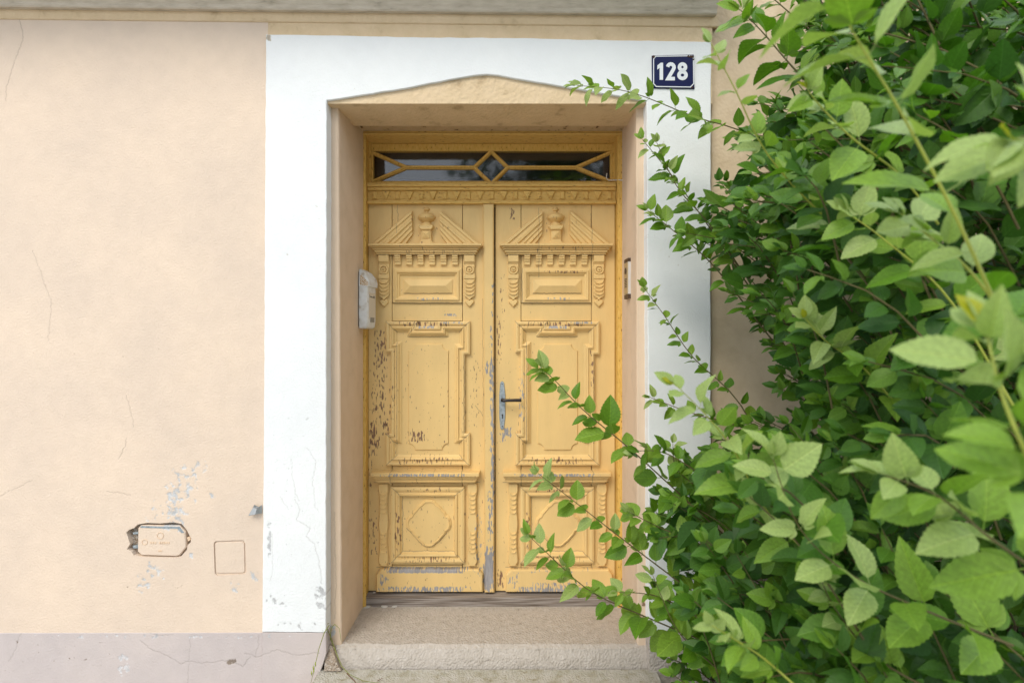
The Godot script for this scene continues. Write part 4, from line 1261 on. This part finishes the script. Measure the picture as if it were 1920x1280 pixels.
# ---------------------------------------------------------------- foliage
func one_blade(b: MB, root: Vector3, dir: Vector2, size: float, width: float, fold: float, curl: float, wav: float, teeth := 11) -> void:
	var left := []
	var right := []
	var mid := []
	var side := Vector2(dir.y, -dir.x)
	var emit := func(t: float, s: float) -> Vector3:
		var x := s * width * size
		var p2 := dir * t * size + side * x
		var zz := fold * absf(s) * width * size - curl * t * t * size + sin(t * 9.0 + s * 2.0) * wav * size * absf(s)
		return root + Vector3(p2.x, p2.y, zz)
	for i in teeth + 1:
		var t := float(i) / teeth
		var w := pow(sin(PI * pow(t, 0.72)), 0.85) if t < 1.0 else 0.0
		mid.append(emit.call(t, 0.0))
		left.append(emit.call(t, -w))
		right.append(emit.call(t, w))
	var uvs := func(t: float, s: float) -> Vector2: return Vector2(0.5 + s * 0.5, 1.0 - t)
	for i in teeth:
		var t0 := float(i) / teeth
		var t1 := float(i + 1) / teeth
		for sgn in [-1.0, 1.0]:
			var a: Vector3 = (left if sgn < 0 else right)[i]
			var c: Vector3 = (left if sgn < 0 else right)[i + 1]
			var tooth: Vector3 = a.lerp(c, 0.72) + (a.lerp(c, 0.5) - mid[i].lerp(mid[i + 1], 0.6)) * (0.10 if i > 1 else 0.0)
			var w0 := pow(sin(PI * pow(t0, 0.72)), 0.85)
			var w1 := pow(sin(PI * pow(t1, 0.72)), 0.85) if t1 < 1.0 else 0.0
			var q := [[mid[i], uvs.call(t0, 0.0)], [mid[i + 1], uvs.call(t1, 0.0)], [c, uvs.call(t1, sgn * w1)], [tooth, uvs.call(lerpf(t0, t1, 0.7), sgn * lerpf(w0, w1, 0.6))], [a, uvs.call(t0, sgn * w0)]]
			var nn := Vector3(-sgn * side.x * fold, -sgn * side.y * fold, 1.0)
			nn += Vector3(dir.x, dir.y, 0) * curl * 2.0 * t0
			nn = nn.normalized()
			for tr in [[0, 1, 2], [0, 2, 3], [0, 3, 4]]:
				if (q[tr[1]][0] - q[tr[0]][0]).cross(q[tr[2]][0] - q[tr[0]][0]).length_squared() < 1e-12:
					continue
				var n0 := b.uv.size()
				var sw: bool = (q[tr[1]][0] - q[tr[0]][0]).cross(q[tr[2]][0] - q[tr[0]][0]).dot(nn) < 0.0
				b.trin(q[tr[0]][0], q[tr[1]][0], q[tr[2]][0], nn, nn, nn)
				b.uv[n0] = q[tr[0]][1]
				b.uv[n0 + 1] = q[tr[1]][1] if sw else q[tr[2]][1]
				b.uv[n0 + 2] = q[tr[2]][1] if sw else q[tr[1]][1]

func make_leaves() -> void:
	var specs := [[0.30, 0.25, 0.16, 0.02, 0], [0.26, 0.45, 0.30, 0.03, 0], [0.33, 0.15, 0.06, 0.04, 0], [0.29, 0.30, 0.20, 0.03, 1]]
	for s in specs:
		var b := mb()
		one_blade(b, Vector3(0, 0.0, 0), Vector2(0, 1), 1.0, s[0], s[1], s[2], s[3])
		if s[4]:
			one_blade(b, Vector3(0.01, 0.0, 0.005), Vector2(0.8, 0.6).normalized(), 0.42, 0.28, 0.2, 0.1, 0.02, 5)
			one_blade(b, Vector3(-0.01, 0.0, 0.005), Vector2(-0.85, 0.5).normalized(), 0.38, 0.28, 0.2, 0.1, 0.02, 5)
		b.tube([Vector3(0, -0.16, 0), Vector3(0, 0.02, -0.003)], [0.012, 0.010], 4)
		leaf_mesh.append(b.mesh())
	# veins: lighter lines that fork from the midrib
	var w := 128
	var h := 256
	var im := Image.create(w, h, false, Image.FORMAT_RGB8)
	var hi := Image.create(w, h, false, Image.FORMAT_L8)
	var f := FastNoiseLite.new()
	f.frequency = 0.03
	for y in h:
		for x in w:
			var s := absf(x + 0.5 - w / 2.0) / (w / 2.0)
			var t := 1.0 - (y + 0.5) / h
			var v := exp(-pow(s / 0.035, 2.0))
			var ph := fposmod((t - s * 0.30) * 7.5, 1.0)
			var side := exp(-pow((ph - 0.5) / 0.07, 2.0)) * (1.0 - s * 0.5)
			var net := f.get_noise_2d(x * 1.5, y * 1.5)
			var m := 0.86 + 0.10 * net + 0.10 * side + 0.16 * v
			im.set_pixel(x, y, Color(m * (0.97 + 0.05 * v), m, m * (0.96 + 0.06 * v)))
			var hh := 0.6 - 0.35 * side - 0.5 * v + 0.08 * net
			hi.set_pixel(x, y, Color(hh, hh, hh))
	var tex := ImageTexture.create_from_image(im)
	var htex := ImageTexture.create_from_image(hi)
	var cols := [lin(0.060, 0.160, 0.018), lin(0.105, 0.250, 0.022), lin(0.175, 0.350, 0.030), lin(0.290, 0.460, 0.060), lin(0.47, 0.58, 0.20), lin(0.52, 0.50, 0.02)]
	for i in 7:
		var m := StandardMaterial3D.new()
		m.albedo_texture = tex
		m.albedo_color = cols[i] if i < 6 else Color.WHITE
		m.vertex_color_use_as_albedo = i == 6
		m.roughness = 0.45
		m.metallic_specular = 0.42
		m.heightmap_enabled = true
		m.heightmap_texture = htex
		m.heightmap_scale = 0.08
		m.backlight_enabled = true
		m.backlight = lin(0.55, 0.70, 0.16) 
		leaf_mat.append(m)

func leaf_xf(pos: Vector3, dir: Vector3, size: float, up := Vector3(-0.10, 0.70, 0.60), spread := 0.45) -> Transform3D:
	var y := dir.normalized()
	var pref := up + Vector3(rng.randf_range(-1, 1), rng.randf_range(-1, 1), rng.randf_range(-1, 1)) * spread
	var z := (pref - y * pref.dot(y)).normalized()
	var x := y.cross(z)
	var wid := rng.randf_range(0.85, 1.12)
	return Transform3D(Basis(x * size * wid, y * size, z * size), pos)

func curve(pts: Array, n: int) -> Array:
	var r := []
	var m := pts.size() - 1
	for i in n + 1:
		var t := float(i) / n * m
		var k := mini(int(t), m - 1)
		var f := t - k
		r.append(pts[k].cubic_interpolate(pts[k + 1], pts[maxi(k - 1, 0)], pts[mini(k + 2, m)], f))
	return r

# Leaves in opposite pairs along a shoot; calls sink(transform, age 0..1, variant).
func clothe(line: Array, pairs: int, len0: float, len1: float, from: float, sink: Callable, tip_leaves := 4) -> void:
	var roll := rng.randf() * TAU
	for i in pairs:
		var t := lerpf(from, 0.97, (i + rng.randf_range(0.2, 0.8)) / pairs)
		var q := t * (line.size() - 1)
		var k := mini(int(q), line.size() - 2)
		var p: Vector3 = line[k].lerp(line[k + 1], q - k)
		var T: Vector3 = (line[k + 1] - line[k]).normalized()
		var S := T.cross(Vector3(0, 1, 0.2)).normalized()
		S = S.rotated(T, roll + (PI / 2) * i + rng.randf_range(-0.5, 0.5))
		var size := lerpf(len0, len1, pow(t, 1.5)) * rng.randf_range(0.65, 1.15)
		for sg in [-1.0, 1.0]:
			if rng.randf() < 0.07:
				continue
			var d: Vector3 = T * rng.randf_range(0.3, 0.8) + S * sg * 0.85 + Vector3(-0.08, rng.randf_range(-0.35, 0.12), 0.10)
			d = d.normalized()
			var s2 := size * rng.randf_range(0.8, 1.15)
			var va := 3 if rng.randf() < 0.30 else rng.randi() % 3
			sink.call(leaf_xf(p + d * s2 * 0.16, d, s2), t, va)
	var T2: Vector3 = (line[-1] - line[-2]).normalized()
	for j in tip_leaves:
		var d := (T2 + Vector3(rng.randf_range(-1, 1), rng.randf_range(-0.6, 0.8), rng.randf_range(-1, 1)) * 0.55).normalized()
		sink.call(leaf_xf(line[-1] + d * len1 * 0.1, d, len1 * rng.randf_range(0.5, 0.9)), 1.0, rng.randi() % 3)

func W(px: float, py: float, dist: float) -> Vector3:
	return P(px, py, CAM.z - dist)

func build_shrub() -> void:
	make_leaves()
	var B := thing("leafy_shrub", "large green leafy shrub reaching over the white surround and the door", "shrub", Vector3(1.9, 0, 0.6))
	rng.seed = 2024
	# canes from the ground
	var canes := []
	for i in 16:
		var x0 := 1.45 + rng.randf() * 0.9
		var z0 := 0.15 + rng.randf() * 0.9
		var top := Vector3(1.05 + rng.randf() * 1.6, 2.2 + rng.randf() * 1.7, 0.12 + rng.randf() * 1.0)
		var mid := Vector3(x0, 0, z0).lerp(top, 0.5) + Vector3(0.18, 0.15, 0.05)
		var line := curve([Vector3(x0, 0, z0), mid, top], 10)
		var rad := []
		for j in line.size():
			rad.append(lerpf(0.017, 0.005, float(j) / (line.size() - 1)) * rng.randf_range(0.9, 1.1))
		var b := mb()
		b.tube(line, rad, 7)
		put(b, "stem", M.bark, B)
		canes.append(line)
	# long sprays one can follow, from root end to tip
	var sprays := [
		# [points (px, py, distance)], pairs, leaf at root, leaf at tip, colour shift, twig
		[[[1560, 400, 2.35], [1420, 262, 2.40], [1300, 218, 2.42], [1180, 172, 2.42], [1082, 160, 2.40]], 22, 0.110, 0.075, 1.80, 0],
		[[[1420, 560, 2.40], [1340, 440, 2.42], [1265, 335, 2.40], [1205, 262, 2.38]], 16, 0.090, 0.055, 1.20, 0],
		[[[1400, 520, 2.3], [1330, 420, 2.32], [1270, 350, 2.34], [1232, 268, 2.36]], 14, 0.085, 0.050, 1.50, 0],
		[[[1450, 640, 2.35], [1340, 500, 2.36], [1260, 430, 2.38], [1215, 395, 2.38]], 15, 0.090, 0.060, 1.20, 0],
		[[[1480, 940, 2.3], [1390, 760, 2.34], [1300, 670, 2.38], [1245, 590, 2.38], [1208, 540, 2.38]], 16, 0.080, 0.050, 1.45, 0],
		[[[1420, 1060, 2.15], [1290, 940, 2.18], [1180, 840, 2.2], [1095, 770, 2.22], [1040, 712, 2.24], [1012, 690, 2.24]], 22, 0.120, 0.070, 1.65, 0],
		[[[1440, 1210, 2.05], [1300, 1110, 2.1], [1180, 1020, 2.14], [1090, 950, 2.18], [1010, 888, 2.2]], 20, 0.110, 0.065, 1.70, 0],
		[[[1480, 1250, 2.0], [1340, 1208, 2.04], [1220, 1160, 2.08], [1110, 1110, 2.12], [1040, 1050, 2.16], [992, 1004, 2.16]], 21, 0.115, 0.070, 1.75, 0],
		[[[1480, 840, 2.3], [1390, 800, 2.3], [1300, 775, 2.32], [1220, 745, 2.32]], 12, 0.075, 0.045, 1.30, 2],
		[[[1420, 1000, 2.2], [1330, 930, 2.2], [1270, 880, 2.2], [1262, 832, 2.2]], 12, 0.090, 0.050, 1.40, 0],
		[[[1560, 1080, 1.25], [1440, 960, 1.2], [1380, 850, 1.15], [1330, 785, 1.12], [1268, 722, 1.1]], 10, 0.091, 0.054, 2.50, 1],
		[[[1640, 480, 1.35], [1540, 400, 1.3], [1440, 290, 1.25], [1380, 170, 1.2], [1334, 82, 1.18]], 10, 0.080, 0.048, 2.30, 1],
		[[[1880, 600, 0.72], [1800, 420, 0.72], [1690, 210, 0.72], [1600, 60, 0.72], [1540, -60, 0.72]], 10, 0.091, 0.080, 2.60, 1],
		[[[1760, 420, 1.1], [1690, 330, 1.08], [1600, 260, 1.05], [1540, 200, 1.04], [1515, 168, 1.03]], 9, 0.080, 0.048, 2.40, 1],
		[[[1960, 700, 0.75], [1830, 520, 0.78], [1740, 440, 0.8], [1690, 400, 0.82]], 8, 0.085, 0.054, 2.50, 1],
		[[[1700, 780, 1.3], [1620, 690, 1.27], [1550, 640, 1.25], [1512, 598, 1.24]], 7, 0.091, 0.054, 2.30, 1],
		[[[2000, 1010, 0.50], [1930, 860, 0.50], [1880, 740, 0.52], [1850, 620, 0.54]], 8, 0.085, 0.070, 2.70, 1],
		[[[1900, 1210, 0.98], [1750, 1150, 0.98], [1600, 1080, 0.98], [1500, 990, 0.98], [1450, 860, 0.98]], 11, 0.101, 0.070, 2.30, 0],
		[[[1990, 1100, 0.72], [1860, 1010, 0.74], [1760, 930, 0.76], [1660, 890, 0.78]], 8, 0.091, 0.064, 2.30, 0],
		[[[1540, 1330, 1.0], [1440, 1240, 1.0], [1380, 1200, 1.0], [1335, 1172, 1.0]], 8, 0.064, 0.037, 2.40, 1],
		[[[1900, 760, 1.0], [1780, 560, 1.02], [1660, 450, 1.04], [1590, 400, 1.06]], 10, 0.091, 0.054, 2.00, 1],
		[[[2000, 300, 0.62], [1940, 260, 0.6], [1900, 262, 0.58]], 4, 0.076, 0.064, 3.00, 1],
		[[[1600, 120, 1.9], [1500, 40, 1.9], [1420, -30, 1.9]], 10, 0.090, 0.060, 1.5, 0],
		[[[1620, 260, 1.7], [1500, 140, 1.7], [1430, 60, 1.75], [1390, 20, 1.75]], 9, 0.121, 0.081, 1.2, 0],
		[[[1760, 1300, 1.05], [1640, 1230, 1.08], [1560, 1130, 1.1], [1530, 1050, 1.1]], 9, 0.096, 0.064, 2.00, 0],
		[[[1420, 960, 2.1], [1330, 900, 2.1], [1250, 850, 2.12], [1195, 845, 2.14]], 9, 0.089, 0.059, 1.2, 0],
		[[[1430, 1120, 2.05], [1330, 1030, 2.06], [1240, 990, 2.08], [1180, 960, 2.1]], 10, 0.089, 0.059, 1.3, 0],
		[[[1440, 1270, 1.95], [1340, 1180, 1.98], [1240, 1120, 2.0], [1160, 1110, 2.02]], 10, 0.089, 0.059, 1.4, 0],
		[[[1400, 1300, 1.9], [1330, 1240, 1.9], [1270, 1180, 1.92], [1225, 1080, 1.94]], 9, 0.089, 0.059, 1.4, 0],
	]
	var shown := []
	for s in sprays:
		var pts := []
		for q in s[0]:
			pts.append(W(q[0], q[1], q[2]))
		var line := curve(pts, 16)
		var rad := []
		for j in line.size():
			rad.append(lerpf(0.0034, 0.0011, float(j) / (line.size() - 1)) * (0.75 if s[0][0][2] < 1.5 else 1.0))
		var b := mb()
		b.tube(line, rad, 6)
		var br := put(b, "branch", [M.twig, M.young_twig, M.red_twig][s[5]], B)
		var shift: float = s[4]
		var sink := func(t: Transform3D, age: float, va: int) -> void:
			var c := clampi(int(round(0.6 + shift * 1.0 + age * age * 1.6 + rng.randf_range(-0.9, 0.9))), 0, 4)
			if age >= 1.0 and s[5] == 1 and rng.randf() < 0.5:
				c = 5
				t = t.scaled_local(Vector3(0.6, 0.6, 0.6))
			shown.append([t.basis.y.length() / t.origin.distance_to(CAM), t, c, va, br])
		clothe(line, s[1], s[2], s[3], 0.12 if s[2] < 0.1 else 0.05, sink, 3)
	shown.sort_custom(func(a, b): return a[0] > b[0])
	for i in shown.size():
		var q: Array = shown[i]
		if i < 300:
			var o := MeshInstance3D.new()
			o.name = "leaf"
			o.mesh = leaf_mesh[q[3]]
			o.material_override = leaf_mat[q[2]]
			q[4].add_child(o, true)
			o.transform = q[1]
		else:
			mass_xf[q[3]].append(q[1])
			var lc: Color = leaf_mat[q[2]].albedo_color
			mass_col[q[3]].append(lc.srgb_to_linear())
	# the mass of shoots behind them
	var edge := [[-200, 1420], [0, 1420], [60, 1425], [140, 1420], [200, 1390], [300, 1325], [380, 1260], [450, 1255], [540, 1290], [600, 1370], [680, 1430], [760, 1420], [820, 1310], [880, 1215], [950, 1190], [1040, 1190], [1120, 1195], [1200, 1205], [1500, 1205]]
	var edge_at := func(py: float) -> float:
		for i in edge.size() - 1:
			if py <= edge[i + 1][0]:
				return lerpf(edge[i][1], edge[i + 1][1], clampf((py - edge[i][0]) / (edge[i + 1][0] - edge[i][0]), 0, 1))
		return 1205.0
	var tw := mb()
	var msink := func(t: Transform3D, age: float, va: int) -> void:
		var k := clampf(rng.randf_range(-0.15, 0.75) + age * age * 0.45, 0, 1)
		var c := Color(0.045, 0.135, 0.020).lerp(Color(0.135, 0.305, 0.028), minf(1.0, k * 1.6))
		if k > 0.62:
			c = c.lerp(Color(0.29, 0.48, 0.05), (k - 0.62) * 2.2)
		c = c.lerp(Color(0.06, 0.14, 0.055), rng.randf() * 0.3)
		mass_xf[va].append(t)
		mass_col[va].append(c)
	var made := 0
	while made < 900:
		var py := rng.randf_range(-160, 1420)
		var d := 1.0 + 1.58 * pow(rng.randf(), 0.75)
		var e: float = edge_at.call(py) + maxf(0.0, 2.1 - d) * 150.0
		var px := e + 30.0 + pow(rng.randf(), 1.5) * (2350.0 - e)
		var tip := W(px, py, d)
		if tip.y < 0.15 or tip.z < -0.0 or tip.x > 3.2:
			continue
		var l := rng.randf_range(0.22, 0.48)
		var base := tip + Vector3(rng.randf_range(0.25, 0.9), rng.randf_range(-0.95, -0.15), rng.randf_range(-0.45, 0.35)).normalized() * l
		base.z = maxf(base.z, 0.04)
		base.y = maxf(base.y, 0.05)
		var line := curve([base, base.lerp(tip, 0.5) + Vector3(0.0, 0.03, 0.02), tip], 5)
		tw.tube(line, [0.003, 0.0028, 0.0024, 0.002, 0.0016, 0.0012], 4)
		clothe(line, rng.randi_range(5, 8), 0.092, 0.055, 0.05, msink, 3)
		made += 1
	# old leaves further in, between the canes
	for i in 2600:
		var py := rng.randf_range(-200, 1500)
		var d := rng.randf_range(1.7, 2.62)
		var e: float = edge_at.call(py) + 90.0
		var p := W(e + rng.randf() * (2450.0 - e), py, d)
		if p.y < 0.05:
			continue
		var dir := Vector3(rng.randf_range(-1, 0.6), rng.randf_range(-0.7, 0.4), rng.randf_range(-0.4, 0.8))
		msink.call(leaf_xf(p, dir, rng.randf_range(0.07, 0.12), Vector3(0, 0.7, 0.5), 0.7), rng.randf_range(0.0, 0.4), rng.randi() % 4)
	var tn := put(tw, "twigs", M.twig, B)
	tn.set_meta("kind", "stuff")
	for v in 4:
		var mm := MultiMesh.new()
		mm.transform_format = MultiMesh.TRANSFORM_3D
		mm.use_colors = true
		mm.mesh = leaf_mesh[v]
		mm.instance_count = mass_xf[v].size()
		for i in mass_xf[v].size():
			mm.set_instance_transform(i, mass_xf[v][i])
			mm.set_instance_color(i, mass_col[v][i])
		var o := MultiMeshInstance3D.new()
		o.name = "foliage"
		o.multimesh = mm
		o.material_override = leaf_mat[6]
		B.add_child(o, true)
		o.position = -B.position
		o.set_meta("kind", "stuff")

func build_trees() -> void:     # across the yard behind the photographer; the fanlight mirrors them
	rng.seed = 77
	var spots := [[1.6, 11.0, 8.6, 3.0, "broad green tree across the yard, facing the door"], [6.4, 12.5, 9.5, 3.4, "tall green tree across the yard, beyond the shrub side"]]
	for s in spots:
		var T := thing("garden_tree", s[4], "tree", Vector3(s[0], 0, s[1]), "trees across the yard")
		var b := mb()
		b.tube([Vector3(s[0], -0.1, s[1]), Vector3(s[0] + 0.1, 1.5, s[1]), Vector3(s[0], 3.2, s[1] + 0.1), Vector3(s[0] - 0.1, s[2] * 0.8, s[1])], [0.24, 0.19, 0.15, 0.05], 9)
		for i in 7:
			var an := TAU * i / 7.0
			var y0 := 2.4 + i * 0.45
			b.tube([Vector3(s[0], y0, s[1]), Vector3(s[0] + cos(an) * 1.0, y0 + 0.9, s[1] + sin(an) * 1.0), Vector3(s[0] + cos(an) * 2.0, y0 + 1.3, s[1] + sin(an) * 2.0)], [0.08, 0.05, 0.02], 6)
		put(b, "trunk", M.bark, T)
		var mm := MultiMesh.new()
		mm.transform_format = MultiMesh.TRANSFORM_3D
		mm.use_colors = true
		mm.mesh = leaf_mesh[0]
		var xs := []
		for c in 90:
			var dirn := Vector3(rng.randfn(), rng.randfn(), rng.randfn()).normalized() * pow(rng.randf(), 0.4)
			var cc: Vector3 = Vector3(s[0], s[2] * 0.6, s[1]) + dirn * Vector3(s[3], s[2] * 0.38, s[3])
			for i in 55:
				var o := Vector3(rng.randfn(), rng.randfn(), rng.randfn()) * 0.33
				xs.append(leaf_xf(cc + o, Vector3(rng.randf_range(-1, 1), rng.randf_range(-0.8, 0.4), rng.randf_range(-1, 1)), rng.randf_range(0.16, 0.26), Vector3(0, 1, 0), 0.7))
		mm.instance_count = xs.size()
		for i in xs.size():
			mm.set_instance_transform(i, xs[i])
			mm.set_instance_color(i, Color(0.035, 0.09, 0.02).lerp(Color(0.09, 0.17, 0.035), rng.randf()))
		var o2 := MultiMeshInstance3D.new()
		o2.name = "crown"
		o2.multimesh = mm
		o2.material_override = leaf_mat[6]
		T.add_child(o2)
		o2.position = -T.position
		o2.set_meta("kind", "stuff")


func _ready() -> void:
	# camera, sky, light, exposure
	var cam := Camera3D.new()
	cam.name = "camera"
	cam.position = CAM
	cam.fov = 61.93
	cam.near = 0.05
	cam.far = 500.0
	var at := CameraAttributesPhysical.new()
	at.frustum_focal_length = 20.0
	at.frustum_focus_distance = 2.9
	at.frustum_near = 0.05
	at.frustum_far = 500.0
	at.exposure_aperture = 3.2
	cam.attributes = at
	add_child(cam)
	var env := Environment.new()
	env.background_mode = Environment.BG_SKY
	var sm := ProceduralSkyMaterial.new()
	sm.sky_top_color = Color(0.90, 0.945, 1.0)
	sm.sky_horizon_color = Color(0.94, 0.965, 1.0)
	sm.sky_curve = 0.2
	sm.ground_bottom_color = Color(0.30, 0.29, 0.27)
	sm.ground_horizon_color = Color(0.60, 0.60, 0.58)
	sm.sun_angle_max = 1.0
	var sky := Sky.new()
	sky.sky_material = sm
	env.sky = sky
	env.tonemap_mode = Environment.TONE_MAPPER_LINEAR
	env.tonemap_exposure = 2.12
	env.sdfgi_enabled = true
	env.ssao_enabled = true
	env.ssil_enabled = true
	var we := WorldEnvironment.new()
	we.name = "environment"
	we.environment = env
	add_child(we)
	var sun := DirectionalLight3D.new()
	sun.name = "sun"
	sun.light_energy = 0.35
	sun.light_color = Color(1.0, 0.97, 0.92)
	sun.light_angular_distance = 30.0
	sun.shadow_enabled = true
	add_child(sun)
	sun.look_at_from_position(Vector3(-2.0, 5.2, 4.0), Vector3(0, 0.6, 0))
	# the place
	make_materials()
	M.paint = door_paint()
	M.soffit_wood = M.bar
	var g := MeshInstance3D.new()
	g.name = "ground"
	var pm := PlaneMesh.new()
	pm.size = Vector2(300, 300)
	g.mesh = pm
	pm.material = M.paving
	add_child(g)
	g.set_meta("kind", "structure")
	g.set_meta("label", "grey paved yard in front of the house")
	build_house()
	build_side_wall()
	build_frame()
	build_doors()
	build_steps()
	build_number()
	build_letter_box()
	build_bell()
	build_wall_fittings()
	build_weed()
	build_shrub()
	build_trees()
